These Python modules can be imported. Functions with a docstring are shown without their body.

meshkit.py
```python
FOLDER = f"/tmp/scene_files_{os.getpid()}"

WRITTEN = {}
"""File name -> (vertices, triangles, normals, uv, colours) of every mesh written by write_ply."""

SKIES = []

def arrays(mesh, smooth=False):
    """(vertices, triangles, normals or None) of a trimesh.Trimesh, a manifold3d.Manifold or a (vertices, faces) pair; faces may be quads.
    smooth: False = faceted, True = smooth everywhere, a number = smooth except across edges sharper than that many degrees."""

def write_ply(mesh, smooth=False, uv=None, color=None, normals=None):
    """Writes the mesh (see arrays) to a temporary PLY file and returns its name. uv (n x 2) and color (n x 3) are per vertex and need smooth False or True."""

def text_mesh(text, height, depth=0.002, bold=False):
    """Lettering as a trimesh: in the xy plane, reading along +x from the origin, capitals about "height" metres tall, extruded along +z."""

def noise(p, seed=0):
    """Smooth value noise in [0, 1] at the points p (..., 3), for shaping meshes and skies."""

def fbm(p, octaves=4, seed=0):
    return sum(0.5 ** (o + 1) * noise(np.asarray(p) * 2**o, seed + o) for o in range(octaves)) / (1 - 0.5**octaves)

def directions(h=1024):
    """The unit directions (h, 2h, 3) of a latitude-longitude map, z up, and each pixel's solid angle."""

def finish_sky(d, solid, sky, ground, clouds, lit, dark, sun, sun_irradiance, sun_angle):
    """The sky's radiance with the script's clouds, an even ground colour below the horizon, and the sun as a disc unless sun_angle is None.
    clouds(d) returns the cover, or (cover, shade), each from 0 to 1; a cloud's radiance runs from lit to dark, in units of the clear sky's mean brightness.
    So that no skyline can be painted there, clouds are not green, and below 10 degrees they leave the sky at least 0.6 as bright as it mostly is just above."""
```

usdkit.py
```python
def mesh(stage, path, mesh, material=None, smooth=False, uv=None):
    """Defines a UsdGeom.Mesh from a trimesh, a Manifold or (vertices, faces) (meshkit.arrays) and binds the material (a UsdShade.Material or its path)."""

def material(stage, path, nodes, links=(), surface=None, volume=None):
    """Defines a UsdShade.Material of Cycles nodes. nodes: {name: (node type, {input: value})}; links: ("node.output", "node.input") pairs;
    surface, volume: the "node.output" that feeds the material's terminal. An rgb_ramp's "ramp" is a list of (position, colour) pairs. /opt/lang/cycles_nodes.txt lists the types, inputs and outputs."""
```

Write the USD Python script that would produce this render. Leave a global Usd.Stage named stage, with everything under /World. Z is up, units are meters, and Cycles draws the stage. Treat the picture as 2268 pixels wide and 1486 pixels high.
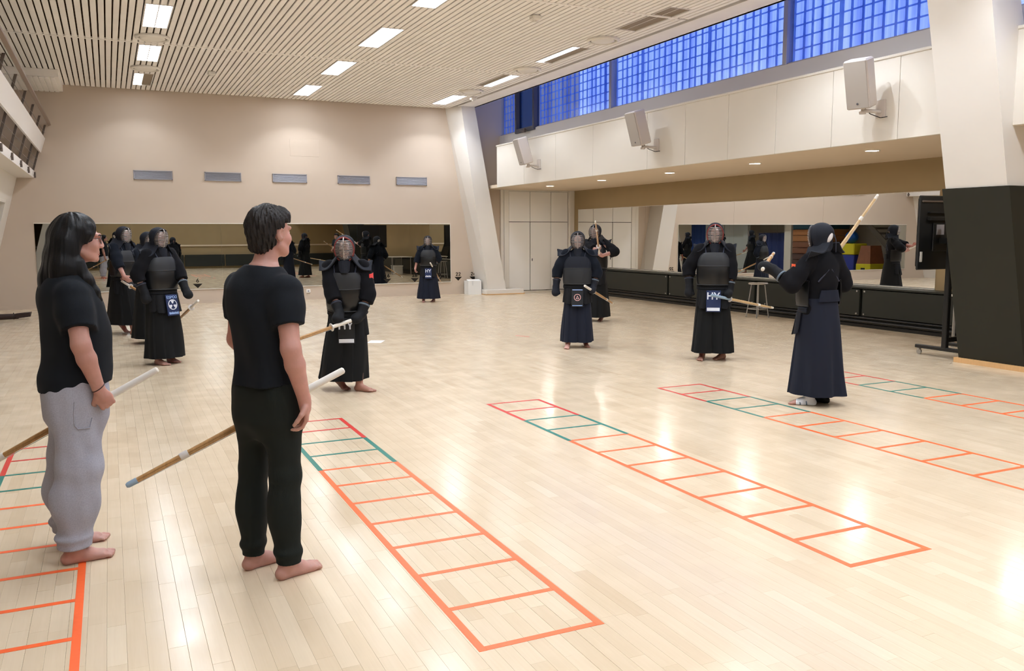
import math, random
import numpy as np, trimesh
import usdkit, meshkit
from pxr import Usd, UsdGeom, UsdLux, UsdShade, Gf, Sdf, Vt
from shapely.geometry import Polygon, Point, box as sbox
from shapely import affinity

stage = Usd.Stage.CreateInMemory()
UsdGeom.SetStageUpAxis(stage, UsdGeom.Tokens.z)
UsdGeom.SetStageMetersPerUnit(stage, 1.0)
UsdGeom.Xform.Define(stage, '/World')
UsdGeom.Scope.Define(stage, '/World/Looks')
rng = np.random.default_rng(7)

# ------------------------------------------------------------------ camera
EYE = 1.60                       # eye height of the photographer, metres
YAW, PITCH, ROLL, FPX = 0.43857565, -0.11918874, -0.00335734, 1894.1
EXPOSURE = 0.10
f_ = np.array([math.sin(YAW)*math.cos(PITCH), math.cos(YAW)*math.cos(PITCH), math.sin(PITCH)])
r_ = np.array([math.cos(YAW), -math.sin(YAW), 0.0]); u_ = np.cross(r_, f_)
r2 = r_*math.cos(ROLL)+u_*math.sin(ROLL); u2 = -r_*math.sin(ROLL)+u_*math.cos(ROLL)
cam = UsdGeom.Camera.Define(stage, '/World/camera')
cam.AddTransformOp().Set(Gf.Matrix4d(*r2, 0, *u2, 0, *(-f_), 0, 0, 0, EYE, 1))
cam.CreateHorizontalApertureAttr(36.0); cam.CreateVerticalApertureAttr(36.0*1486/2268)
cam.CreateFocalLengthAttr(36.0*FPX/2268)
cam.CreateClippingRangeAttr(Gf.Vec2f(0.05, 200))
cam.CreateExposureAttr(EXPOSURE)

# ------------------------------------------------------------------ sky: blue dusk outside the clerestory
usdkit.material(stage, '/World/Looks/dusk_sky', {
    'tc': ('texture_coordinate', {}), 'sep': ('separate_xyz', {}),
    'ramp': ('rgb_ramp', {'ramp': [(0.0, (0.12, 0.18, 0.42)), (0.5, (0.34, 0.48, 1.10)), (0.75, (0.31, 0.45, 1.06)), (1.0, (0.22, 0.34, 0.95))]}),
    'm': ('map_range', {'from_min': -1.0, 'from_max': 1.0, 'to_min': 0.0, 'to_max': 1.0}),
    'bg': ('background_shader', {'strength': 1.15})},
    [('tc.generated', 'sep.vector'), ('sep.z', 'm.value'), ('m.result', 'ramp.fac'), ('ramp.color', 'bg.color')], surface='bg.background')
dome = UsdLux.DomeLight.Define(stage, '/World/sky')
dome.CreateIntensityAttr(1.0); dome.CreateColorAttr(Gf.Vec3f(1, 1, 1))
UsdShade.MaterialBindingAPI.Apply(dome.GetPrim()).Bind(UsdShade.Material.Get(stage, '/World/Looks/dusk_sky'))

LAMP_PANEL = 18.0                # radiance of a lit ceiling diffuser
LAMP_SPOT = 19.0                 # strength of the louvred down-light inside each fixture
DOWNLIGHT = 200.0

# ------------------------------------------------------------------ helpers
def lin(*c):
    c = np.array(c, float)/255
    return tuple(float(x) for x in np.where(c <= .04045, c/12.92, ((c+.055)/1.055)**2.4))

used = {}
def numbered(path):
    if path not in used:
        used[path] = 0; return path
    used[path] += 1
    return f'{path}_{used[path]:03d}'

def setdata(p, label=None, cat=None, group=None, kind=None):
    for k, v in (('label', label), ('category', cat), ('group', group), ('kind', kind)):
        if v: p.SetCustomDataByKey(k, v)

def thing(name, label=None, cat=None, loc=(0, 0, 0), rotz=0.0, group=None, kind=None):
    x = UsdGeom.Xform.Define(stage, numbered('/World/'+name))
    if tuple(loc) != (0, 0, 0): x.AddTranslateOp().Set(Gf.Vec3d(*map(float, loc)))
    if rotz: x.AddRotateZOp().Set(float(rotz))
    setdata(x.GetPrim(), label, cat, group, kind)
    return str(x.GetPath())

def obj(name, mesh, mat, parent=None, smooth=False, label=None, cat=None, group=None, kind=None, tone=None):
    p = numbered((parent or '/World')+'/'+name)
    m = usdkit.mesh(stage, p, mesh, MATS[mat] if isinstance(mat, str) else mat, smooth)
    setdata(m.GetPrim(), label, cat, group, kind)
    if tone is not None:
        n = len(m.GetPointsAttr().Get())
        pv = UsdGeom.PrimvarsAPI(m).CreatePrimvar('tone', Sdf.ValueTypeNames.FloatArray, 'vertex')
        pv.Set(Vt.FloatArray.FromNumpy(np.broadcast_to(np.asarray(tone, np.float32), (n,)).copy()))
    return str(m.GetPath())

def dup(src, loc, rotz=0.0, label=None, cat=None, group=None):
    was = stage.GetPrimAtPath(src)
    base = src.split('/')[-1]
    x = UsdGeom.Xform.Define(stage, numbered('/World/'+base))
    x.GetPrim().GetReferences().AddInternalReference(src)
    x.ClearXformOpOrder()
    x.AddTranslateOp().Set(Gf.Vec3d(*map(float, loc)))
    x.AddRotateZOp().Set(float(rotz))
    x.GetPrim().SetInstanceable(True)
    setdata(x.GetPrim(), label, cat, group)
    return str(x.GetPath())

def join(*ms):
    ms = [m for m in ms if m is not None]
    return trimesh.util.concatenate(ms)

def bx(x0, x1, y0, y1, z0, z1, bev=0.0):
    e = np.array([x1-x0, y1-y0, z1-z0], float); c = np.array([(x0+x1)/2, (y0+y1)/2, (z0+z1)/2])
    if bev <= 0:
        m = trimesh.creation.box(e)
    else:
        b = min(bev, e.min()*.45); h = e/2
        pts = []
        for s in np.array(np.meshgrid([-1, 1], [-1, 1], [-1, 1])).reshape(3, -1).T:
            for k in range(3):
                q = h-b; q[k] = h[k]; pts.append(s*q)
        m = trimesh.convex.convex_hull(np.array(pts))
    m.apply_translation(c)
    return m

def hull(pts): return trimesh.convex.convex_hull(np.array(pts, float))

def rotm(axis, deg, point=(0, 0, 0)):
    return trimesh.transformations.rotation_matrix(math.radians(deg), axis, point)

def tube(points, radii, sides=8, cap=True):
    p = np.asarray(points, float); n = len(p)
    radii = np.broadcast_to(np.asarray(radii, float), (n,))
    t = np.gradient(p, axis=0); t /= np.linalg.norm(t, axis=1, keepdims=True)+1e-12
    ref = np.array([0, 0, 1.0]) if abs(t[0][2]) < .9 else np.array([1.0, 0, 0])
    A = np.zeros((n, 3)); a = np.cross(t[0], ref); a /= np.linalg.norm(a)
    for i in range(n):
        a = a-t[i]*(a@t[i]); a /= np.linalg.norm(a)+1e-12; A[i] = a
    B = np.cross(t, A); ang = np.arange(sides)*2*np.pi/sides
    v = p[:, None]+radii[:, None, None]*(np.cos(ang)[None, :, None]*A[:, None]+np.sin(ang)[None, :, None]*B[:, None])
    v = v.reshape(-1, 3); f = []
    for i in range(n-1):
        for j in range(sides):
            a0 = i*sides+j; b0 = i*sides+(j+1) % sides
            f += [[a0, b0, b0+sides], [a0, b0+sides, a0+sides]]
    if cap:
        v = np.vstack([v, p[0], p[-1]]); c0, c1 = n*sides, n*sides+1
        for j in range(sides):
            f += [[c0, (j+1) % sides, j], [c1, (n-1)*sides+j, (n-1)*sides+(j+1) % sides]]
    m = trimesh.Trimesh(v, np.array(f), process=False)
    if m.volume < 0: m.invert()
    return m

def lathe(profile, sides=32, axis_origin=(0, 0, 0)):
    m = trimesh.creation.revolve(np.array(profile, float), sections=sides)
    m.apply_translation(axis_origin); return m

def strip(v_grid, closed_u=False, thick=None):
    """grid (n,m,3) -> solid sheet of the given thickness along vertex normals (or a plain sheet)"""
    g = np.asarray(v_grid, float); n, m = g.shape[:2]
    idx = np.arange(n*m).reshape(n, m); f = []
    mm = m if closed_u else m-1
    for i in range(n-1):
        for j in range(mm):
            a, b, c, d = idx[i, j], idx[i, (j+1) % m], idx[i+1, (j+1) % m], idx[i+1, j]
            f += [[a, b, c], [a, c, d]]
    f = np.array(f); v = g.reshape(-1, 3)
    if thick is None: return trimesh.Trimesh(v, f, process=False)
    fn = np.cross(v[f[:, 1]]-v[f[:, 0]], v[f[:, 2]]-v[f[:, 0]]); vn = np.zeros_like(v)
    for k in range(3): np.add.at(vn, f[:, k], fn)
    vn /= np.linalg.norm(vn, axis=1, keepdims=True)+1e-12
    N = len(v); v2 = np.vstack([v, v-vn*thick]); F = [f, f[:, ::-1]+N]
    edges = []
    for j in range(mm):
        edges += [(idx[0, (j+1) % m], idx[0, j]), (idx[n-1, j], idx[n-1, (j+1) % m])]
    if not closed_u:
        for i in range(n-1): edges += [(idx[i, 0], idx[i+1, 0]), (idx[i+1, m-1], idx[i, m-1])]
    F.append(np.array([[a, b, b+N] for a, b in edges])[:, ::-1]); F.append(np.array([[a, b+N, a+N] for a, b in edges])[:, ::-1])
    return trimesh.Trimesh(v2, np.vstack(F), process=False)

def prism(poly_pts, h, axis='z', origin=(0, 0, 0)):
    """extrude a 2-D outline. axis z: (x,y) up; y: outline is (x,z), extruded along +y; x: outline is (y,z), extruded along +x"""
    m = trimesh.creation.extrude_polygon(Polygon(poly_pts) if not isinstance(poly_pts, Polygon) else poly_pts, h, engine='earcut')
    v = m.vertices.copy()
    if axis == 'y': m.vertices = np.c_[v[:, 0], v[:, 2], v[:, 1]]; m.invert()
    if axis == 'x': m.vertices = np.c_[v[:, 2], v[:, 0], v[:, 1]]
    m.apply_translation(origin); return m

def text(s, h, loc, right, up, depth=.003, bold=True, center=True, mirror=False):
    m = meshkit.text_mesh(s, h, depth, bold)
    if center: m.apply_translation([-(m.bounds[0][0]+m.bounds[1][0])/2, -h/2, 0])
    right = np.asarray(right, float); up = np.asarray(up, float); n = np.cross(right, up)
    T = np.eye(4); T[:3, 0], T[:3, 1], T[:3, 2], T[:3, 3] = right, up, n, loc
    m.apply_transform(T); return m

# ------------------------------------------------------------------ materials
MATS = {}
def mat(name, col, rough=.5, spec=.5, metal=0., var=0., scale=6., bump=0., bscale=60., coat=0., sheen=0., stretch=(1, 1, 1), col2=None, emit=0., transmission=0., sss=0.):
    path = '/World/Looks/'+name
    P = {'roughness': rough, 'specular_ior_level': spec, 'metallic': metal}
    if coat: P['coat_weight'] = coat
    if sheen: P['sheen_weight'] = sheen; P['sheen_roughness'] = .5; P['sheen_tint'] = tuple(min(1, c*4+.05) for c in col)
    if transmission: P['transmission_weight'] = transmission
    if sss: P['subsurface_weight'] = sss; P['subsurface_scale'] = .02
    if emit: P['emission_color'] = col; P['emission_strength'] = emit
    nodes, links = {}, []
    if var or col2 is not None:
        c2 = col2 if col2 is not None else tuple(min(1, c*(1-var)) for c in col)
        c1 = col if col2 is not None else tuple(min(1, c*(1+var)) for c in col)
        nodes['tc'] = ('texture_coordinate', {}); nodes['mp'] = ('mapping', {'scale': stretch})
        nodes['n'] = ('noise_texture', {'scale': scale, 'detail': 4., 'roughness': .55})
        nodes['r'] = ('rgb_ramp', {'ramp': [(.3, c2), (.7, c1)]})
        links += [('tc.object', 'mp.vector'), ('mp.vector', 'n.vector'), ('n.fac', 'r.fac'), ('r.color', 'p.base_color')]
    else: P['base_color'] = col
    if bump:
        nodes['tb'] = ('texture_coordinate', {}); nodes['mb'] = ('mapping', {'scale': stretch})
        nodes['nb'] = ('noise_texture', {'scale': bscale, 'detail': 3.}); nodes['b'] = ('bump', {'strength': bump, 'distance': .01})
        links += [('tb.object', 'mb.vector'), ('mb.vector', 'nb.vector'), ('nb.fac', 'b.height'), ('b.normal', 'p.normal')]
    nodes['p'] = ('principled_bsdf', P)
    MATS[name] = usdkit.material(stage, path, nodes, links, surface='p.BSDF')
    return MATS[name]

def emitter(name, col, strength):
    MATS[name] = usdkit.material(stage, '/World/Looks/'+name, {'e': ('emission', {'color': col, 'strength': strength})}, [], surface='e.emission')

def mirror_mat(name, col, rough=0.0):
    MATS[name] = usdkit.material(stage, '/World/Looks/'+name, {'g': ('glossy_bsdf', {'color': col, 'roughness': rough})}, [], surface='g.BSDF')

# maple floor boards: tone comes from each board
MATS['floor_board'] = usdkit.material(stage, '/World/Looks/floor_board', {
    'a': ('attribute', {'attribute': 'tone'}),
    'r': ('rgb_ramp', {'ramp': [(0., lin(202, 181, 153)), (.35, lin(210, 191, 164)), (.7, lin(216, 198, 172)), (1., lin(222, 206, 181))]}),
    'g': ('geometry', {}), 'mp': ('mapping', {'scale': (60., 2.5, 1.)}), 'n': ('noise_texture', {'scale': 1., 'detail': 5., 'roughness': .6}),
    'nr': ('rgb_ramp', {'ramp': [(.25, (.90, .87, .83)), (.75, (1., 1., 1.))]}),
    'mx': ('mix_color', {'blend_type': 'multiply', 'fac': .55}),
    'n2': ('noise_texture', {'scale': 3.5, 'detail': 2.}), 'rr': ('map_range', {'from_min': .3, 'from_max': .7, 'to_min': .15, 'to_max': .22}),
    'p': ('principled_bsdf', {'roughness': .2, 'specular_ior_level': .33})},
    [('a.fac', 'r.fac'), ('g.position', 'mp.vector'), ('mp.vector', 'n.vector'), ('n.fac', 'nr.fac'), ('r.color', 'mx.a'), ('nr.color', 'mx.b'),
     ('mx.result', 'p.base_color'), ('g.position', 'n2.vector'), ('n2.fac', 'rr.value'), ('rr.result', 'p.roughness')], surface='p.BSDF')
mat('floor_base', lin(120, 95, 65), .7)
mat('tape_orange', lin(255, 106, 50), .38, var=.05, scale=40)
mat('tape_red', lin(205, 52, 45), .38, var=.05, scale=40)
mat('tape_green', lin(22, 120, 108), .38, var=.06, scale=40)
mat('wall_paint', lin(204, 187, 169), .75, .25, var=.015, scale=1.5, bump=.03, bscale=120)
mat('wall_white', lin(226, 219, 208), .6, .3, var=.01, scale=2)
mat('cabinet_white', lin(240, 236, 230), .45, .4, var=.01, scale=2)
mat('frame_white', lin(232, 226, 216), .4, .4)
mat('wall_brown', lin(162, 141, 106), .75, .25, var=.03, scale=2, bump=.03, bscale=100)
mat('soffit_paint', lin(222, 204, 180), .7, .3, var=.01, scale=2)
mat('slat_paint', lin(248, 242, 235), .6, .3, var=.02, scale=3)
mat('ceiling_void', lin(104, 84, 68), .9, .1)
mat('column_white', lin(226, 220, 212), .55, .3, var=.01, scale=2)
mat('pad_black', lin(38, 38, 30), .55, .35, bump=.08, bscale=220, var=.06, scale=3)
mat('door_grey', lin(168, 172, 170), .5)
mat('black_panel', lin(34, 37, 32), .5, .4, bump=.05, bscale=200)
mat('black_metal', lin(24, 24, 24), .4, .5)
mat('seam_dark', lin(70, 60, 50), .8, .2)
mat('base_wood', lin(214, 170, 118), .4, .4, var=.06, scale=8, stretch=(1, 8, 1))
mat('vent_grey', lin(158, 156, 162), .45, .4, metal=.2)
mat('vent_dark', lin(95, 93, 98), .6, .3)
mat('lamp_frame', lin(222, 214, 206), .45, .4)
mat('lamp_off', lin(142, 126, 104), .5, .3)
emitter('lamp_lit', (.90, .975, 1.07), LAMP_PANEL)
emitter('downlight_lit', (1.0, .97, .93), DOWNLIGHT)
mirror_mat('mirror_clean', (.90, .90, .88))
mirror_mat('mirror_old', (.50, .50, .46), .0)
mat('rail_metal', lin(112, 100, 92), .4, .5, metal=.5)
mat('rail_brown', lin(132, 112, 98), .5, .4)
mat('slab_white', lin(232, 226, 220), .5, .35)
mat('mullion', lin(176, 172, 176), .4, .4, metal=.3)
mat('steel', lin(190, 190, 190), .28, .5, metal=.9)
mat('speaker_white', lin(206, 196, 188), .5, .35)
mat('speaker_grille', lin(176, 168, 160), .7, .2, bump=.2, bscale=500)
mat('cable_dark', lin(40, 36, 34), .5)
mat('paper_white', lin(240, 240, 238), .7, .2)
mat('card_white', lin(238, 238, 236), .6, .3)
mat('marker_black', lin(32, 26, 18), .6, .3)
MATS['window_glass'] = usdkit.material(stage, '/World/Looks/window_glass', {
    'g': ('geometry', {}), 'mp': ('mapping', {'scale': (1., 7., .35)}), 'n': ('noise_texture', {'scale': 1., 'detail': 3., 'roughness': .6}),
    'r': ('rgb_ramp', {'ramp': [(.34, (.62, .68, .86)), (.5, (.84, .88, .98)), (.66, (.98, .99, 1.))]}),
    't': ('transparent_bsdf', {}), 'gl': ('glossy_bsdf', {'color': (.8, .85, 1.), 'roughness': .2}), 'm': ('mix_closure', {'fac': .03})},
    [('g.position', 'mp.vector'), ('mp.vector', 'n.vector'), ('n.fac', 'r.fac'), ('r.color', 't.color'), ('t.BSDF', 'm.closure1'), ('gl.BSDF', 'm.closure2')], surface='m.closure')
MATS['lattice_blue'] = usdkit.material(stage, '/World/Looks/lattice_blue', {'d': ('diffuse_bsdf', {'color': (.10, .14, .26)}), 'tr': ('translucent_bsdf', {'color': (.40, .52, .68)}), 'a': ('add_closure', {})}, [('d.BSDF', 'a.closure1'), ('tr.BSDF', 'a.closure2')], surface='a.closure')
# ================================================================== THE SETTING
ZC = 4.78           # ceiling
YF = 21.1           # far wall
XR = 11.75          # right wall
XCE = 8.66          # right edge of the slatted ceiling
YB = -5.6           # wall behind the photographer
XL = -4.6           # wall behind the left-hand alcoves

# ---- floor: strip boards running along the hall
fl = thing('floor', 'pale varnished maple strip floor of the hall', kind='structure')
obj('subfloor', bx(XL-.2, XR+.2, YB-.2, YF+.2, -.25, -.013), 'floor_base', fl)
PW = .0716
def proj(P):
    P = np.atleast_2d(P)-np.array([0, 0, EYE]); c = np.c_[P@r2, P@u2, P@f_]
    return np.c_[1134+FPX*c[:, 0]/c[:, 2], 743-FPX*c[:, 1]/c[:, 2], c[:, 2]]
boards = []
nrow = int((XR-XL)/PW)+1
for i in range(nrow):
    x0 = XL+i*PW; y = YB-rng.random()*.6
    while y < YF:
        L = rng.choice([.36, .45, .52, .60, .68]); y1 = min(y+L, YF)
        if y1 > YB: boards.append((x0, min(x0+PW, XR), max(y, YB), y1))
        y += L
boards = np.array(boards)
tones = np.clip(rng.normal(.55, .14, len(boards)), 0, 1); tilt = rng.normal(0, .00003, (len(boards), 2))
cc = np.c_[boards[:, :2].mean(1), boards[:, 2:].mean(1), np.zeros(len(boards))]
pj = proj(cc)
vis = (pj[:, 2] > .5) & (pj[:, 0] > -60) & (pj[:, 0] < 2330) & (pj[:, 1] > 0) & (pj[:, 1] < 1540)
area = np.where(vis, (boards[:, 1]-boards[:, 0])*(boards[:, 3]-boards[:, 2])/np.maximum(pj[:, 2], .5)**3, 0)
big = np.argsort(-area)[:298]
bigset = set(big.tolist())
GAP = .0004
def board_arrays(b, t):
    x0, x1, y0, y1 = b; g = GAP if (int(x0*1e5)*7919+int(y0*1e4)*104729) % 100 < 12 else .00012; x0 += g; x1 -= g; y0 += g*.7; y1 -= g*.7; ch = .0006 if g < .0003 else .001
    z = -ch
    dz = np.array([-t[0]-t[1], t[0]-t[1], t[0]+t[1], -t[0]+t[1]])
    v = [[x0, y0, -.0125], [x1, y0, -.0125], [x1, y1, -.0125], [x0, y1, -.0125]]
    v += [[x0, y0, z], [x1, y0, z], [x1, y1, z], [x0, y1, z]]
    v += [[x0+ch, y0+ch, dz[0]], [x1-ch, y0+ch, dz[1]], [x1-ch, y1-ch, dz[2]], [x0+ch, y1-ch, dz[3]]]
    return v
BF = []
for k in (0, 4):
    for a in range(4):
        b = (a+1) % 4; BF += [[k+a, k+b, k+4+b], [k+a, k+4+b, k+4+a]]
BF += [[8, 9, 10], [8, 10, 11]]
BF = np.array(BF)
for i in big:
    obj('plank', trimesh.Trimesh(np.array(board_arrays(boards[i], tilt[i])), BF, process=False), 'floor_board', fl, tone=tones[i])
rest = [i for i in range(len(boards)) if i not in bigset]
V = np.array([board_arrays(boards[i], tilt[i]) for i in rest]).reshape(-1, 3)
F = (BF[None]+12*np.arange(len(rest))[:, None, None]).reshape(-1, 3)
obj('planks', trimesh.Trimesh(V, F, process=False), 'floor_board', fl, tone=np.repeat(tones[rest], 12), kind='stuff')

# ---- walls
wf = thing('wall_far', 'beige painted far end wall of the hall', kind='structure')
obj('wall_face', bx(XL-.2, XR+.2, YF, YF+.2, -.1, 6.3), 'wall_paint', wf)
obj('access_hatch', bx(4.05, 4.75, YF-.004, YF, 3.45, 3.85, .003), 'wall_paint', wf)
obj('baseboard', bx(XL, 9.6, YF-.012, YF+.01, 0, .07), 'wall_paint', wf)
wr = thing('wall_right', 'brown painted wall set back under the soffit on the right', kind='structure')
obj('wall_face', bx(XR, XR+.2, YB, YF, -.1, 2.76), 'wall_brown', wr)
obj('corner_post', bx(11.60, XR, YF-.16, YF-.02, 0, 2.75, .006), 'wall_white', wr)
# dark ledge and skirting under the mirror
obj('ledge', bx(11.38, XR, YB, YF-.2, .655, .685, .005), 'black_panel', wr)
obj('pipe_skirting', join(bx(11.45, XR, YB, YF-.2, .0, .06, .006), tube([(11.44, YB, .10), (11.44, YF-.2, .10)], .028, 10), tube([(11.44, YB, .165), (11.44, YF-.2, .165)], .022, 10)), 'black_metal', wr)
ys = [YF-.22, 18.97, 18.17, 15.30, 15.24, 12.98, 12.71, 10.40, 10.33, 8.05, 7.98, 5.7, 5.63, 3.3, 3.23, .9, .83, -1.5, -1.57, -3.9]
k = 0
for a, b in ((19.95, 18.99), (18.86, 16.03), (15.97, 13.13), (12.86, 10.53), (10.47, 8.1), (8.04, 5.67), (5.61, 3.24), (3.18, .81), (.75, -1.62), (-1.68, -4.05)):
    obj('heater_panel', bx(11.40, 11.46, b, a, .195, .645, .008), 'black_panel', wr)
    bolts = []
    for y in (a-.05, b+.05):
        for z in (.61, .23):
            m = lathe([(0, .012), (.016, .009), (.018, 0), (0, 0)], 10); m.apply_transform(rotm((0, 1, 0), -90)); m.apply_translation((11.40, y, z)); bolts.append(m)
    obj('bolt', join(*bolts), 'steel', wr, label='bright bolt heads', kind='stuff')
obj('backing', bx(11.47, XR, YB, YF-.2, .06, .655), 'black_panel', wr)
so = thing('trim_1', 'cream soffit and white panelled bulkhead over the mirror wall', kind='structure')
obj('soffit_board', bx(9.06, XR+.1, YB, YF, 2.75, 2.83), 'soffit_paint', so)
yy = [YF-.02-1.0, 18.5, 16.9, 15.3, 13.35, 12.21, 11.09, 10.01, 8.92, 7.83, 6.7, 5.6, 4.5, 3.4, 2.3, 1.2, .1, -1.0, -2.2, -3.4, -4.6, YB]
obj('bulkhead_panel', bx(9.0, 9.06, 20.0, 20.0, 2.75, 3.79) if False else bx(9.0, 9.06, 18.503, 20.05, 2.75, 3.76, .003), 'wall_white', so)
for a, b in zip(yy[1:-1], yy[2:]):
    obj('bulkhead_panel', bx(9.0, 9.06, b+.003, a-.003, 2.75, 3.76, .003), 'wall_white', so)
obj('bulkhead_return', bx(9.0, XR, 20.05, 20.09, 2.75, 3.76) if False else bx(9.02, 9.55, 20.05, 20.10, 2.83, 3.76), 'wall_white', so)
obj('bulkhead_core', bx(9.06, 9.56, YB, 20.05, 2.83, 3.76), 'wall_white', so)
obj('ledge_cap', bx(8.985, 9.57, YB, 20.08, 3.76, 3.80, .008), 'wall_white', so)
obj('window_parapet', bx(9.55, 9.75, YB, YF, 2.83, 4.15), 'wall_white', so)
obj('far_pier', bx(9.56, 9.66, YF-.5, YF, -.0, 2.75) if False else bx(9.55, 9.64, YF-.06, YF, 0, 2.76, .005), 'frame_white', so)
# ---- clerestory windows: glass, lattice outside, mullions
XW = 9.60
bays = [(20.05, 21.08), (15.60, 18.98), (10.53, 15.51), (5.45, 10.44), (.35, 5.36), (-4.7, .26)]
for n, (a, b) in enumerate(bays, 1):
    w = thing(f'window_{n}', 'clerestory bay of ribbed glass with a lattice outside, dusk-blue light', kind='structure')
    obj('pane', bx(XW, XW+.012, a, b, 4.16, 6.1), 'window_glass', w)
    obj('sill_bead', bx(XW-.02, XW+.06, a, b, 4.15, 4.175, .004), 'mullion', w)
    L = []
    for z in np.arange(4.19, 6.1, .178): L.append(bx(XW+.096, XW+.106, a, b, z-.011, z+.011))
    obj('lattice_rail', join(*L), 'lattice_blue', w, kind='stuff')
    L = []; y = b-.02; i = 0
    while y > a:
        L.append(bx(XW+.075, XW+.095, y-(.035 if i % 11 == 5 else .014), y+(.035 if i % 11 == 5 else .014), 4.16, 6.1)); y -= (.205, .165, .19)[i % 3]; i += 1
    obj('lattice_bar', join(*L), 'lattice_blue', w, kind='stuff')
for y in (15.555, 10.485, 5.405, .305): obj('trim_2', bx(XW-.05, XW+.10, y-.045, y+.045, 4.15, 6.1, .006), 'mullion', kind='structure')
w = thing('window_7', 'small tilting vent window in a dark frame beside the far wall', kind='structure')
fr = [bx(9.50, 9.66, 18.98, 19.06, 4.1, 5.7, .006), bx(9.50, 9.66, 19.97, 20.05, 4.1, 5.7, .006), bx(9.50, 9.66, 19.06, 19.97, 4.1, 4.2, .006), bx(9.50, 9.66, 19.06, 19.97, 5.5, 5.7, .006)]
obj('frame', join(*fr), 'vent_dark', w)
MATS['vent_pane'] = usdkit.material(stage, '/World/Looks/vent_pane', {'t': ('transparent_bsdf', {'color': (.35, .45, .6)}), 'g': ('glossy_bsdf', {'roughness': .02}), 'm': ('mix_closure', {'fac': .08})}, [('t.BSDF', 'm.closure1'), ('g.BSDF', 'm.closure2')], surface='m.closure')
obj('pane', bx(9.60, 9.61, 19.06, 19.97, 4.2, 5.5), 'vent_pane', w)
obj('handle', join(bx(9.42, 9.5, 19.3, 19.62, 4.1, 4.13, .008), bx(9.40, 9.45, 19.3, 19.34, 4.06, 4.16, .006)), 'rail_metal', w)
# roof over the light slot, back and left walls
obj('trim_3', bx(XCE-.05, 9.95, YB-.2, YF+.2, 6.1, 6.25), 'wall_white', kind='structure')
obj('trim_4', bx(XCE-.06, XCE, YB, YF, ZC+.0, 6.1), 'slat_paint', kind='structure')
wb = thing('wall_back', 'brown wall behind the photographer with a rail and black panels, seen in the far mirror', kind='structure')
obj('wall_face', bx(XL-.2, XR+.2, YB-.2, YB, -.1, 6.3), 'wall_brown', wb)
obj('rail', bx(XL, XR, YB, YB+.06, 1.16, 1.24, .008), 'soffit_paint', wb)
for k in range(8):
    x = XL+.05+k*2.03; obj('heater_panel', bx(x, x+1.97, YB+.05, YB+.14, .12, .72, .008), 'black_panel', wb)
wl = thing('wall_left', 'white leaning wall with openings under the spectators gallery', kind='structure')
obj('wall_face', bx(XL-.2, XL, YB-.2, YF+.2, -.1, 6.3), 'wall_white', wl)
def xlean(z): return -1.69-(2.77-z)*.267
def leaning(y0, y1, z0=0., z1=2.80, t=.22):
    return prism([(xlean(z0), z0), (xlean(z1), z1), (xlean(z1)-t, z1), (xlean(z0)-t, z0)], y1-y0, 'y', (0, y0, 0))
obj('pier', leaning(20.12, YF), 'wall_white', wl)
obj('pier', bx(-2.75, -2.5, 14.02, 14.42, 0, 2.8, .006), 'wall_white', wl)
obj('pier', bx(-2.75, -2.6, 11.32, 11.6, 0, 2.8, .006), 'door_grey', wl)
obj('pier', leaning(5.5, 7.0), 'wall_white', wl)
obj('pier', leaning(YB, 1.0), 'wall_white', wl)
obj('lintel', leaning(YB, 20.12, 2.30, 2.80), 'wall_white', wl)
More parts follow.
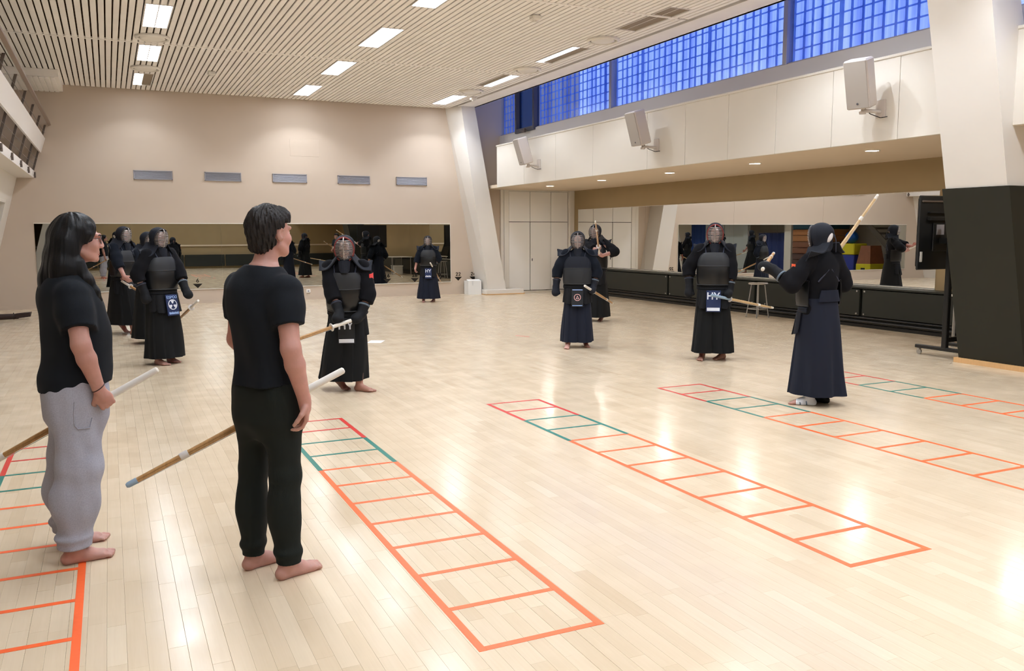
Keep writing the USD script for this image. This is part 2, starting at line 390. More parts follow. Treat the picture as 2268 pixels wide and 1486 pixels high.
obj('opening_trim', join(leaning(20.06, 20.12, 0, 2.30, .26), leaning(14.42, 20.12, 2.24, 2.30, .26)), 'frame_white', wl)

# ---- ceiling: slats, seams, backing
ce = thing('ceiling', 'ceiling of narrow cream slats with dark gaps', kind='structure')
obj('backing', bx(XL, XCE, YB, YF, ZC+.16, ZC+.30), 'ceiling_void', ce)
obj('edge_board', bx(XCE-.48, XCE, YB, YF, ZC, ZC+.10, .004), 'slat_paint', ce)
LP = 3.383; LX0 = .63; PIT = LP/34          # light columns and slat pitch
LY = [19.72-2.845*k for k in range(9)]; LH = .735
cols = [LX0+LP*k for k in range(3)]         # left edge of every fixture column, four slats wide
segs = [(16.03, YF-.01), (11.0, 15.97), (YB, 10.94)]
def slat(x, y0, y1): return bx(x+.011, x+PIT-.011, y0, y1, ZC, ZC+.028, .004)
far_rest = []
x = LX0-34*PIT
while x < XCE-.50-PIT:
    kcol = [c for c in cols if c-1e-6 <= x < c+4*PIT-1e-3]
    for si, (a, b) in enumerate(segs):
        if kcol:
            cuts = sorted([(y-LH, y+LH) for y in LY]); pieces = []; s = a
            for c0, c1 in cuts:
                if c1 <= s or c0 >= b: continue
                if c0 > s+.02: pieces.append((s, c0))
                s = max(s, c1)
            if s < b-.02: pieces.append((s, b))
        else: pieces = [(a, b)]
        for p0, p1 in pieces:
            m = slat(x, p0, p1)
            if si == 2 or x < -1.35: far_rest.append(m)
            else: obj('slat', m, 'slat_paint', ce)
    x += PIT
obj('slats', join(*far_rest), 'slat_paint', ce, kind='stuff')
for y in (16.0, 10.97): obj('seam_strip', bx(LX0-34*PIT, 7.9, y-.03, y+.03, ZC-.006, ZC+.03, .004), 'slat_paint', ce)
# dropped end of the ceiling over the gallery corner
dr = [bx(-2.8, -.70, 19.2, YF-.005, ZC-.145, ZC-.001, .004)]
obj('dropped_box', join(*dr), 'slat_paint', ce)
x = -2.75
while x < -.8:
    obj('slat', bx(x+.011, x+PIT-.011, 19.25, YF-.02, ZC-.165, ZC-.146, .003), 'slat_paint', ce); x += PIT

# ---- leaning columns
def slab_poly(bottom, top, z0, z1, name, mt, parent, bev=.012):
    # bottom/top: lists of (x, y) footprint corners
    v = [(x, y, z0) for x, y in bottom]+[(x, y, z1) for x, y in top]
    return obj(name, hull(v), mt, parent)
c1 = thing('trim_5', 'white leaning concrete column at the far right corner', kind='structure')
slab_poly([(8.93, 20.50), (9.46, 20.53), (9.50, YF), (8.86, YF)], [(8.22, 20.50), (8.60, 20.53), (8.66, YF), (8.02, YF)], .12, ZC+.02, 'shaft', 'column_white', c1)
obj('plinth', bx(8.84, 9.93, 20.42, YF-.01, 0, .13, .01), 'column_white', c1)
obj('plinth_strip', bx(8.83, 9.95, 20.40, YF-.02, 0, .022, .004), 'base_wood', c1)
c2 = thing('trim_6', 'white leaning concrete column at the right with a black padded foot', kind='structure')
def xc(z): return 9.45-.225*z
def col(z0, z1, y0, y1, w0, w1, grow=0.):
    g = grow
    return hull([(xc(z0)-g, y0-g, z0), (xc(z0)-g, y1+g, z0), (xc(z0)+w0+g, y0-g, z0), (xc(z0)+w0+g, y1+g, z0),
                 (xc(z1)-g, y0-g, z1), (xc(z1)-g, y1+g, z1), (xc(z1)+w1+g, y0-g, z1), (xc(z1)+w1+g, y1+g, z1)])
obj('shaft', col(2.0, 5.6, 6.31, 7.08, .62, .36), 'column_white', c2)
obj('core', col(0.05, 2.1, 6.33, 7.06, .9, .60), 'column_white', c2)
obj('plinth', hull([(xc(0)-.06, 6.20, 0), (xc(0)+1.1, 6.20, 0), (xc(0)+1.1, 7.16, 0), (xc(0)-.06, 7.16, 0), (xc(0)-.06, 6.20, .06), (xc(0)+1.1, 6.20, .06), (xc(0)+1.1, 7.16, .06), (xc(0)-.06, 7.16, .06)]), 'base_wood', c2)
pd = obj('column_padding', col(.062, 2.10, 6.29, 7.10, .95, .66, .015), 'pad_black')
setdata(stage.GetPrimAtPath(pd), 'tall black padded cover wrapped round the foot of the right-hand column', 'padding')
# ================================================================== LAMPS
ORD = ['first', 'second', 'third', 'fourth', 'fifth', 'sixth', 'seventh', 'eighth', 'ninth']
ROWN = ['left-hand', 'middle', 'right-hand']
def fixture(cx, cy, lit, label, group=None):
    t = thing('ceiling_light', label, 'ceiling light', (cx, cy, ZC), 0, group)
    w, h = 2*PIT-.008, LH-.004
    fr = join(bx(-w, -w+.018, -h, h, -.004, .10), bx(w-.018, w, -h, h, -.004, .10), bx(-w+.018, w-.018, -h, -h+.018, -.004, .10), bx(-w+.018, w-.018, h-.018, h, -.004, .10), bx(-w, w, -h, h, .10, .11))
    obj('frame', fr, 'lamp_frame', t)
    for s, on in zip((-1, 1), lit):
        a, b = (-w+.02, -.006) if s < 0 else (.006, w-.02)
        obj('diffuser', bx(a, b, -h+.02, h-.02, .012, .02), 'lamp_lit' if on else 'lamp_off', t)
    obj('divider', bx(-.006, .006, -h+.02, h-.02, .008, .10), 'lamp_frame', t)
    if any(lit) and LAMP_SPOT > 0:
        sx = 0 if all(lit) else (-w/2 if lit[0] else w/2)
        for q in (-.35, .35):
            l = UsdLux.SphereLight.Define(stage, t+('/lamp_a' if q < 0 else '/lamp_b'))
            l.AddTranslateOp().Set(Gf.Vec3d(sx, q, .0)); l.CreateRadiusAttr(.008)
            l.CreateIntensityAttr(LAMP_SPOT*(1 if all(lit) else .55)); l.CreateColorAttr(Gf.Vec3f(.90, .975, 1.07)); l.CreateNormalizeAttr(True)
            s = UsdLux.ShapingAPI.Apply(l.GetPrim()); s.CreateShapingConeAngleAttr(61.); s.CreateShapingConeSoftnessAttr(.4)
    return t
both = (True, True)
for c in range(3):
    for k, y in enumerate(LY):
        lit = both
        if (c, k) == (0, 0): lit = (True, False)
        if (c, k) == (2, 1): lit = (False, True)
        if (c, k) == (2, 2): lit = (True, False)
        if (c, k) == (2, 3): lit = (False, False)
        inview = k <= 2 or (k == 3 and c > 0)
        if inview:
            extra = {(0, 0): ', only its left half lit', (2, 1): ', only its right strip lit', (2, 2): ', only its left strip lit', (2, 3): ', dark and unlit'}.get((c, k), ', fully lit')
            fixture(cols[c]+2*PIT, y, lit, f'{ORD[k]} ceiling light from the far wall, {ROWN[c]} row{extra}')
        else:
            fixture(cols[c]+2*PIT, y, lit, 'ceiling light panel overhead, nearer than the top of the picture', 'overhead lights beyond the frame')
# round air diffusers between the lights
def disc(cx, cy, r, label):
    t = thing('air_diffuser', label, 'air diffuser', (cx, cy, ZC))
    obj('rim', lathe([(r*.82, -.004), (r, -.004), (r, -.03), (r*.9, -.045), (r*.82, -.03), (r*.82, -.004)], 36), 'frame_white', t)
    obj('plate', lathe([(0, -.022), (r*.62, -.022), (r*.72, -.032), (r*.62, -.042), (0, -.046)], 36), 'frame_white', t)
for c, k, n in ((0, 0, 'round air vent nearest the far wall in the left light row'), (0, 1, 'round air vent above the second left light, nearer the camera'), (2, 0, 'round air vent nearest the far column in the right light row'), (2, 1, 'round air vent between the two half-lit right lights'), (2, 2, 'round air vent between a half-lit and the dark right light')):
    disc(cols[c]+2*PIT, (LY[k]+LY[k+1])/2, .27, n)
for x, y, n in ((5.87, 11.67, 'small box-shaped sensor on the ceiling slats, nearest the top edge'), (7.96, 19.07, 'small box-shaped sensor on the ceiling above the far column'), (2.02, 18.2, 'small sensor on the slats right of the left light row')):
    t = thing('ceiling_sensor', n, 'sensor', (x, y, ZC))
    obj('body', bx(-.07, .07, -.07, .07, -.07, -.0, .015), 'frame_white', t); obj('lens', lathe([(0, -.10), (.035, -.095), (.045, -.07), (0, -.07)], 16), 'frame_white', t)
# soffit down-lights
names = ['nearest the storage cabinet', 'second from the storage cabinet', 'third from the storage cabinet', 'fourth from the storage cabinet', 'nearest the big right column']
for k, y in enumerate([18.88, 16.43, 13.9, 11.48, 9.03, 6.55, 4.1, 1.6, -.9]):
    t = thing('downlight', 'round recessed downlight in the soffit, '+names[k] if k < 5 else 'round recessed downlight in the soffit hidden beyond the right column', 'downlight', (9.9, y, 2.75), 0, None if k < 5 else 'soffit downlights out of view')
    obj('rim', lathe([(.088, 0), (.112, 0), (.112, -.006), (.09, -.010), (.088, 0)], 28), 'frame_white', t)
    obj('lens', lathe([(0, -.004), (.088, -.004), (.088, -.001), (0, -.001)], 28), 'downlight_lit', t)
# ================================================================== FIXED FITTINGS
mat('mat_orange', lin(176, 118, 72), .6, var=.05); mat('mat_brown', lin(130, 84, 62), .6, var=.05); mat('mat_dark', lin(92, 66, 60), .6, var=.05); mat('mat_plum', lin(74, 58, 78), .6)
mat('mat_blue', lin(34, 52, 110), .55, var=.05); mat('mat_teal', lin(40, 84, 104), .55); mat('vinyl_yellow', lin(228, 214, 40), .45); mat('vinyl_blue', lin(52, 66, 160), .45); mat('vinyl_red', lin(176, 50, 70), .5)
mat('ball_blue', lin(24, 92, 180), .4); mat('vault_wood', lin(150, 92, 62), .5, var=.1); mat('curtain_blue', lin(30, 60, 120), .8, bump=.1); 
mat('step_grey', lin(146, 140, 130), .6); mat('screen_black', lin(14, 15, 16), .25, .5); mat('tv_plastic', lin(20, 21, 22), .45); mat('bag_dark', lin(52, 36, 32), .7, bump=.1)
mat('marker_red', lin(200, 60, 60), .5); mat('table_white', lin(215, 212, 205), .45); mat('plastic_socket', lin(240, 236, 230), .4)
mat('navy_bag', lin(30, 44, 78), .7, bump=.1)

def bare(path, label, cat, group=None, kind=None): setdata(stage.GetPrimAtPath(path), label, cat, group, kind); return path

# ---- mirrors
t = thing('wall_mirror', 'long dim mirror strip along the beige far wall', 'mirror')
X0, X1, Z0, Z1 = -1.42, 8.11, .338, 1.832
T = rotm((1, 0, 0), -.21, (0, YF-.012, Z0))
for k in range(5):
    a = X0+(X1-X0)*k/5; b = X0+(X1-X0)*(k+1)/5
    m = bx(a+.0008, b-.0008, YF-.018, YF-.012, Z0, Z1); m.apply_transform(T); obj('pane', m, 'mirror_old', t)
obj('top_bead', bx(X0-.01, X1+.01, YF-.022, YF, Z1+.002, Z1+.018, .003), 'frame_white', t)
obj('bottom_bead', bx(X0-.01, X1+.01, YF-.026, YF, Z0-.018, Z0-.002, .003), 'frame_white', t)
obj('side_bead', bx(X1+.001, X1+.012, YF-.022, YF, Z0, Z1, .003), 'frame_white', t)
t = thing('wall_mirror', 'tall clear mirror wall under the soffit on the right', 'mirror')
for a, b in ((17.45, 20.72), (14.2, 17.45), (11.75, 14.2), (9.35, 11.75)):
    obj('pane', bx(XR-.012, XR-.005, a+.0012, b-.0012, .70, 2.228), 'mirror_clean', t)
obj('bottom_bead', bx(XR-.02, XR, 9.35, 20.72, .686, .70, .003), 'frame_white', t)
obj('top_bead', bx(XR-.018, XR, 9.35, 20.72, 2.228, 2.238, .003), 'frame_white', t)

# ---- storage cabinet built into the far right corner
t = thing('storage_cabinet', 'white floor-to-soffit storage cupboard doors in the far right corner', 'cupboard')
yb = YF-.07
obj('frame', join(bx(9.645, 9.785, yb, YF, 0, 2.75, .004), bx(9.785, 11.595, yb, YF, 2.715, 2.75), bx(9.785, 11.595, yb+.03, YF, 0, .03)), 'frame_white', t)
obj('carcass', bx(9.785, 11.595, yb+.045, YF, .03, 2.715), 'seam_dark', t)
xs = [9.787, 10.425, 11.064, 11.593]
for k in range(3):
    obj('upper_door', bx(xs[k]+.005, xs[k+1]-.005, yb+.01, yb+.035, 1.903, 2.71, .004), 'cabinet_white', t)
    d = obj('door', bx(xs[k]+(.005 if k != 1 else .009), xs[k+1]-(.005 if k else .009), yb+.01, yb+.035, .045, 1.89, .004), 'cabinet_white', t)
    if k == 1: obj('keyhole', join(bx(xs[1]+.05, xs[1]+.075, yb+.002, yb+.012, .84, .91, .004)), 'vent_dark', d)

# ---- far wall vents, socket, number markers
for k, (x0, nm) in enumerate(((.59, 'first from the left'), (2.09, 'second from the left'), (3.62, 'middle one of five'), (5.18, 'second from the right'), (6.68, 'first from the right, nearest the column'))):
    t = thing('wall_vent', f'grey louvred vent on the far wall, {nm}', 'vent')
    x1 = x0+.81; z0, z1 = 2.82, 3.02; y = YF
    obj('frame', join(bx(x0, x1, y-.03, y, z0, z0+.018), bx(x0, x1, y-.03, y, z1-.018, z1), bx(x0, x0+.018, y-.03, y, z0, z1), bx(x1-.018, x1, y-.03, y, z0, z1)), 'vent_grey', t)
    obj('backing', bx(x0+.01, x1-.01, y-.008, y-.001, z0+.01, z1-.01), 'vent_dark', t)
    for q in range(6):
        m = bx(x0+.018, x1-.018, -.002, .002, -.016, .016); m.apply_transform(rotm((1, 0, 0), -35)); m.apply_translation((0, y-.016, z0+.036+q*.0265)); obj('louvre', m, 'vent_grey', t)
t = thing('wall_socket', 'small white wall socket low on the far wall under the mirror', 'socket')
obj('plate', bx(4.33, 4.43, YF-.018, YF, .16, .25, .006), 'plastic_socket', t); obj('insert', lathe([(0, -.004), (.022, -.004), (.022, .004), (0, .004)], 18), 'vent_grey', t)
p = stage.GetPrimAtPath(t+'/insert'); UsdGeom.Xformable(p).AddTranslateOp().Set(Gf.Vec3d(4.38, YF-.02, .205)); UsdGeom.Xformable(p).AddRotateXOp().Set(90.)
for x, s, nm in ((1.83, '6', 'marked 6, beside the kendo fighter with the round white emblem'), (4.82, '12', 'marked 12, on the mirror left of the stooping fighter'), (6.38, '16', 'at the elbow of the fighter holding a raised stick'), (7.12, '18', 'left of the most distant fighter'), (7.76, '20', 'right of the most distant fighter'), (8.33, '22', 'marked 22, between mirror and white box'), (8.76, '24', 'marked 24, just over the white box')):
    t = thing('number_marker', f'black arrow sticker {nm}', 'sticker')
    y = YF-.034 if x < 8.15 else YF-.004
    obj('arrow', prism([(x-.105, .455), (x+.105, .455), (x, .355)], .003, 'y', (0, y, 0)), 'marker_black', t)
    obj('number', text(s, .085, (x, y, .53), (1, 0, 0), (0, 0, 1), .003), 'marker_black', t)
t = thing('cardboard_box', 'white cardboard box on the floor between far wall and column foot', 'box')
BB = sbox(8.455, 0, 8.825, .36).difference(Polygon([(8.565, .37), (8.595, .37), (8.582, .24), (8.572, .25)]))
obj('front', prism(BB, .006, 'y', (0, 20.70, 0)), 'card_white', t)
obj('sides', join(bx(8.455, 8.461, 20.706, 21.0, 0, .36), bx(8.819, 8.825, 20.706, 21.0, 0, .36), bx(8.455, 8.825, 20.994, 21.0, 0, .36), bx(8.46, 8.82, 20.706, 20.994, 0, .006)), 'card_white', t)
m = bx(8.46, 8.82, 0, .15, 0, .005); m.apply_transform(rotm((1, 0, 0), 14)); m.apply_translation((0, 20.706, .355)); obj('flap', m, 'card_white', t)

# ---- loudspeakers on the bulkhead
def speaker(y, rz, tilt, label, s=1.):
    t = thing('loudspeaker', label, 'loudspeaker', (9.0, y, 3.38))
    w, d, h = .30*s, .24*s, .60*s
    B = bx(-d, 0, -w/2, w/2, -h/2, h/2, .02)
    G = bx(-d-.008, -d+.004, -w/2+.012, w/2-.012, -h/2+.012, h/2-.012, .004)
    L = lathe([(0, .004), (.013, .003), (.015, 0), (0, 0)], 12); L.apply_transform(rotm((0, 1, 0), -90)); L.apply_translation((-d-.008, 0, -h/2+.07))
    M = rotm((0, 0, 1), rz)@rotm((0, 1, 0), -tilt); M[:3, 3] = (-.26, 0, .10)
    for n, m, mt in (('body', B, 'speaker_white'), ('grille', G, 'speaker_grille'), ('badge', L, 'vent_dark')):
        m.apply_transform(M); obj(n, m, mt, t)
    a = (M@np.array([-d*.4, 0, -h/2, 1]))[:3]
    arm = join(tube([a+np.array([0, 0, .02]), a+np.array([0, 0, -.05])], .022, 12), tube([a+np.array([0, 0, -.04]), (-.02, -.06, a[2]-.05)], .024, 12), lathe([(0, 0), (.04, 0), (.045, .03), (0, .03)], 18).apply_transform(trimesh.transformations.translation_matrix(a+np.array([0, 0, -.085]))))
    obj('arm', arm, 'speaker_white', t, smooth=40)
    obj('wall_plate', bx(-.022, 0, -.13, .02, a[2]-.12, a[2]+.10, .006), 'speaker_white', t)
    q = np.array([a+np.array([.02, 0, 0]), a+np.array([.10, -.03, -.08]), (-.06, -.10, a[2]-.13), (-.004, -.16, a[2]-.12)])
    obj('cable', tube(q, .006, 6), 'cable_dark', t)
speaker(17.75, -4, 17, 'white loudspeaker on the bulkhead nearest the far column')
speaker(13.1, 4, 17, 'white loudspeaker in the middle of the bulkhead')
speaker(8.15, 20, 17, 'white loudspeaker on the bulkhead nearest the big padded column')

# ---- tape ladders on the floor
LADN = ['tape ladder on the floor under the long-haired woman', 'tape ladder on the floor right of the man in black', 'tape ladder across the middle of the floor', 'tape ladder running past the feet of the fighter seen from behind', 'tape ladder farthest right, towards the padded column']
for k, x0 in enumerate((-.742, 1.208, 3.142, 5.068, 7.05)):
    t = thing('tape_ladder', 'orange, green and red '+LADN[k], 'tape ladder')
    y1 = 7.28; w = .56; n = 11; st = .40; tw = .034; zt = (.0004, .0010)
    def col_of(i): return 'tape_red' if i < 2 else 'tape_green' if i < 4 else 'tape_orange'
    segs_ = ((0, 2, 'tape_red'), (2, 4, 'tape_green'), (4, n, 'tape_orange'))
    for s in (0, 1):
        for a, b, mt in segs_:
            xa = x0 if s == 0 else x0+w-tw
            obj('side_tape', bx(xa, xa+tw, y1-b*st, y1-a*st-.001, *zt), mt, t)
    for i in range(n+1):
        y = y1-i*st
        ya, yb_ = (y-tw, y) if i == 0 else ((y, y+tw) if i == n else (y-tw/2, y+tw/2))
        a, b = x0+tw+.0005, x0+w-tw-.0005
        obj('rung_tape', bx(a, b, ya+.0005, yb_-.0005, *zt), col_of(i), t)
pr = bare(obj('paper_sheet', bx(-.15, .15, -.105, .105, .0006, .0016), 'paper_white'), 'white paper sheet lying on the floor beside the stooping fighter', 'paper')
x = UsdGeom.Xformable(stage.GetPrimAtPath(pr)); x.AddTranslateOp().Set(Gf.Vec3d(3.53, 12.30, 0)); x.AddRotateZOp().Set(62.)
pr = bare(obj('floor_tape', bx(-.13, .13, -.016, .016, .0004, .001), 'marker_red'), 'short red tape mark on the floor left of the fighter in grey-black armour', 'tape')
x = UsdGeom.Xformable(stage.GetPrimAtPath(pr)); x.AddTranslateOp().Set(Gf.Vec3d(5.78, 11.94, 0)); x.AddRotateZOp().Set(-62.)
# dark stick bag lying at the left edge
t = thing('stick_bag', 'dark brown stick bag lying on the floor at the left edge', 'bag')
p = np.array([(-2.18, 18.65, .052), (-2.1, 18.655, .055), (-2.0, 18.66, .058), (-1.62, 18.68, .06)])
m = tube(p, [.045, .05, .055, .05], 14); obj('body', m, 'bag_dark', t, smooth=50)
obj('folded_end', hull([(-1.66, 18.62, .02), (-1.66, 18.75, .02), (-1.66, 18.62, .11), (-1.66, 18.75, .11), (-1.42, 18.60, .05), (-1.42, 18.78, .05), (-1.42, 18.60, .125), (-1.40, 18.78, .13)]), 'bag_dark', t)
obj('cord', tube([(-1.70, 18.62, .07), (-1.70, 18.68, .125), (-1.70, 18.75, .07), (-1.70, 18.68, .006), (-1.70, 18.62, .07)], .007, 6), 'cable_dark', t)

# ---- stool at the heater panels
t = thing('stool', 'round steel stool standing against the black heater panels', 'stool', (11.05, 12.62, 0))
zs = .655
obj('seat', lathe([(0, zs), (.17, zs), (.185, zs-.012), (.175, zs-.03), (0, zs-.03)], 32), 'steel', t, smooth=40)
for k in range(4):
    a = math.radians(45+90*k); obj('leg', tube([(.12*math.cos(a), .12*math.sin(a), zs-.02), (.205*math.cos(a), .205*math.sin(a), .0)], .012, 10), 'steel', t)
obj('foot_ring', tube([(.182*math.cos(a), .182*math.sin(a), .17) for a in np.linspace(0, 2*np.pi, 33)], .008, 8), 'steel', t)
# ---- table and box behind the column, seen in the far mirror
t = thing('side_table', 'white topped table against the right wall, seen in the far mirror', 'table', (10.95, 7.45, 0))
obj('tabletop', bx(-.45, .45, -.7, .7, .71, .74, .006), 'table_white', t)
for x in (-.40, .40):
    for y in (-.62, .62): obj('leg', tube([(x, y, 0), (x, y, .71)], .02, 10), 'steel', t)
t = thing('storage_box', 'white storage box on the floor under the white topped table', 'box', (10.9, 7.6, 0))
obj('box', bx(-.2, .2, -.2, .2, 0, .33, .02), 'table_white', t); obj('lid', bx(-.215, .215, -.215, .215, .33, .37, .015), 'card_white', t)

# ---- rolling screen stand
t = thing('screen_stand', 'black rolling screen stand turned away beside the padded column', 'screen stand')
sx0, sx1, sy = 9.22, 10.47, 7.62
obj('screen', bx(sx0+.02, sx1-.02, sy+.02, sy+.055, 1.16, 2.02, .01), 'screen_black', t)
obj('back_cover', bx(sx0, sx1, sy, sy+.03, 1.12, 2.05, .012), 'tv_plastic', t)
obj('top_bezel', bx(sx0+.03, sx1-.03, sy-.02, sy+.002, 1.965, 1.99, .006), 'rail_metal', t)
obj('cross_rail', join(bx(sx0+.14, sx1-.14, sy-.05, sy, 1.74, 1.785, .006), bx(sx0+.14, sx1-.14, sy-.04, sy, 1.83, 1.85, .004)), 'tv_plastic', t)
obj('mount_plate', bx(sx0+.24, sx1-.24, sy-.02, sy, 1.35, 1.71, .01), 'tv_plastic', t)
obj('label_plate', bx(sx0+.29, sx0+.43, sy-.026, sy-.02, 1.56, 1.69, .002), 'vent_grey', t)
obj('handle_strip', bx(sx0+.035, sx0+.075, sy-.012, sy, 1.22, 1.35, .004), 'table_white', t)
for X in (9.60, 10.12): obj('post', bx(X-.032, X+.032, sy-.20, sy-.13, .12, 1.75, .008), 'black_metal', t)
obj('tie_bar', join(bx(9.632, 10.088, sy-.19, sy-.14, .20, .26), bx(9.57, 10.15, sy-.13, sy-.02, 1.45, 1.52)), 'black_metal', t)
for X in (9.60, 10.12):
    obj('foot', bx(X-.035, X+.035, 7.15, 7.88, .085, .13, .008), 'black_metal', t)
    for Y in (7.20, 7.83):
        c = join(lathe([(0, -.012), (.034, -.012), (.036, 0), (.034, .012), (0, .012)], 20).apply_transform(rotm((0, 1, 0), 90)))
        c.apply_translation((X, Y, .036)); obj('caster', join(c, bx(X-.022, X+.022, Y-.012, Y+.022, .05, .085, .004)), 'steel', t)
# ---- spectators gallery on the left
g = thing('trim_7', 'white edge of the spectators gallery along the left side', kind='structure')
obj('slab', prism([(-1.36, 2.80), (-1.34, 2.945), (XL, 2.945), (XL, 2.80)], YF-.01-YB, 'y', (0, YB, 0)), 'slab_white', g)
obj('gallery_step', bx(XL, -3.1, YB, YF-.01, 2.945, 3.25), 'step_grey', g)
for k in range(5): obj('gallery_opening', bx(XL, XL+.02, 18.2-k*3.4, 20.6-k*3.4, 3.4, 4.5, .004), 'door_grey', g)
t = thing('gallery_railing', 'sloping gallery balustrade with dark posts and a white middle band', 'railing')
def xr(z): return -1.35+(z-2.85)*.322
obj('band', prism([(xr(3.335), 3.335), (xr(3.635), 3.635), (xr(3.635)-.035, 3.64), (xr(3.335)-.035, 3.34)], YF-.01-YB, 'y', (0, YB, 0)), 'slab_white', t)
obj('handrail', prism([(xr(3.93)-.02, 3.90), (xr(3.93)+.03, 3.92), (xr(3.93)+.02, 3.975), (xr(3.93)-.05, 3.965)], YF-.01-YB, 'y', (0, YB, 0)), 'rail_brown', t)
y = YF-.12
while y > YB:
    for a, b in ((2.86, 3.93),):
        obj('post', prism([(xr(a)+.012, a), (xr(b)-.04, b-.02), (xr(b)-.08, b-.02), (xr(a)-.03, a)], .028, 'y', (0, y, 0)) if False else prism([(xr(a)-.02, a), (xr(b)-.06, b-.02), (xr(b)-.10, b-.02), (xr(a)-.06, a)], .03, 'y', (0, y, 0)), 'rail_metal', t)
    br = join(bx(-1.36, -1.315, y-.03, y+.06, 2.845, 2.865, .003), tube([(-1.33, y+.015, 2.80), (-1.33, y+.015, 2.92)], .018, 8))
    obj('bracket', br, 'rail_metal', t); y -= 1.6
for z in (3.06, 3.2, 3.75): obj('wire', tube([(xr(z)-.04, YB, z), (xr(z)-.04, YF-.02, z)], .004, 5), 'rail_metal', t)

# ---- things in the left-hand alcoves (the mirrors show them)
t = thing('staircase', 'grey staircase rising inside the left alcove near the far wall', 'stairs')
for k in range(9): obj('step', bx(-4.5, -3.3, 19.9-.235*k-.26, 19.9-.235*k, .2*k+.12, .2*(k+1), .006), 'step_grey', t)
obj('stringer', prism([(19.95, 0), (19.95, .16), (17.75, 2.05), (17.75, 1.8), (19.7, .0)], .05, 'x', (-3.3, 0, 0)), 'step_grey', t)
obj('handrail', tube([(-3.26, 19.9, 1.0), (-3.26, 17.8, 2.75)], .02, 8), 'rail_metal', t)
mm = ['mat_teal', 'mat_orange', 'mat_orange', 'mat_brown', 'mat_brown', 'mat_dark', 'mat_dark', 'mat_plum']
mlab = ['teal', 'orange', 'tan orange', 'red-brown', 'brown', 'dark brown', 'darkest brown', 'plum']
cnt = ['top', 'second', 'third', 'fourth', 'fifth', 'sixth', 'seventh', 'bottom']
for k in range(8):
    z1 = 2.0-.25*k; t = thing('gym_mat', f'{mlab[k]} gym mat, {cnt[k]} of the stack in the left alcove', 'gym mat')
    obj('pad', bx(-3.6, -2.45, 14.55, 16.55, z1-.245, z1-.005, .03), mm[k], t); obj('piping', tube([(-2.45, 14.57, z1-.02), (-2.45, 16.53, z1-.02)], .012, 6), mm[k], t)
t = thing('foam_block', 'yellow foam block on top of the blue one in the left alcove', 'foam block'); obj('pad', bx(-3.0, -2.3, 17.1, 18.0, .75, 1.18, .03), 'vinyl_yellow', t); obj('seam', tube([(-2.3, 17.1, .96), (-2.3, 18.0, .96)], .006, 5), 'vinyl_yellow', t)
t = thing('foam_block', 'blue foam block with a red edge under the yellow block', 'foam block'); obj('pad', bx(-3.0, -2.3, 17.1, 18.0, .1, .745, .03), 'vinyl_blue', t); obj('edge', bx(-3.02, -2.28, 17.08, 18.02, 0, .1, .02), 'vinyl_red', t)
t = thing('exercise_ball', 'blue exercise ball resting on the yellow foam block', 'ball', (-2.65, 17.55, 1.425)); m = trimesh.creation.icosphere(3, .245); obj('ball', m, 'ball_blue', t, smooth=True); obj('valve', trimesh.creation.icosphere(1, .012).apply_translation((.1, 0, .224)), 'table_white', t)
t = thing('vaulting_box', 'wooden vaulting box with a yellow foot beside the foam blocks', 'vaulting box')
obj('body', hull([(-3.1, 18.1, .42), (-2.35, 18.1, .42), (-3.1, 18.75, .42), (-2.35, 18.75, .42), (-3.0, 18.2, 1.1), (-2.45, 18.2, 1.1), (-3.0, 18.65, 1.1), (-2.45, 18.65, 1.1)]), 'vault_wood', t)
obj('foot', bx(-3.12, -2.33, 18.08, 18.78, 0, .42, .02), 'vinyl_yellow', t); obj('slot', bx(-2.34, -2.325, 18.33, 18.53, .18, .27, .01), 'black_panel', t)
def drape(name, y0, y1, z1, mt, label, cat, x=-2.9):
    n = int((y1-y0)/.04); yy_ = np.linspace(y0, y1, n); g_ = np.array([[(x+.045*math.sin(i*.9)+.02*math.sin(i*2.3), yv, z) for i, yv in enumerate(yy_)] for z in (.03, .6, 1.2, z1)])
    t = thing(name, label, cat); obj('cloth', strip(g_, thick=.01), mt, t, smooth=True); obj('rail', tube([(x, y0-.1, z1+.02), (x, y1+.1, z1+.02)], .018, 8), 'rail_metal', t)
drape('curtain', 12.0, 13.85, 1.62, 'mat_blue', 'navy curtain hanging in the left alcove, seen only in mirrors', 'curtain')
drape('curtain', 7.1, 8.3, 2.2, 'curtain_blue', 'bright blue curtain beside the grey door in the left wall', 'curtain')
d = thing('door_1', 'grey double door in the left wall, seen only in mirrors', kind='structure')
for a, b in ((8.45, 9.83), (9.87, 11.25)): obj('door_leaf', bx(-2.75, -2.70, a, b, .01, 2.3, .006), 'door_grey', d)
obj('door_handle', join(bx(-2.70, -2.65, 9.72, 9.76, .98, 1.14, .006), bx(-2.70, -2.65, 9.94, 9.98, .98, 1.14, .006)), 'steel', d)
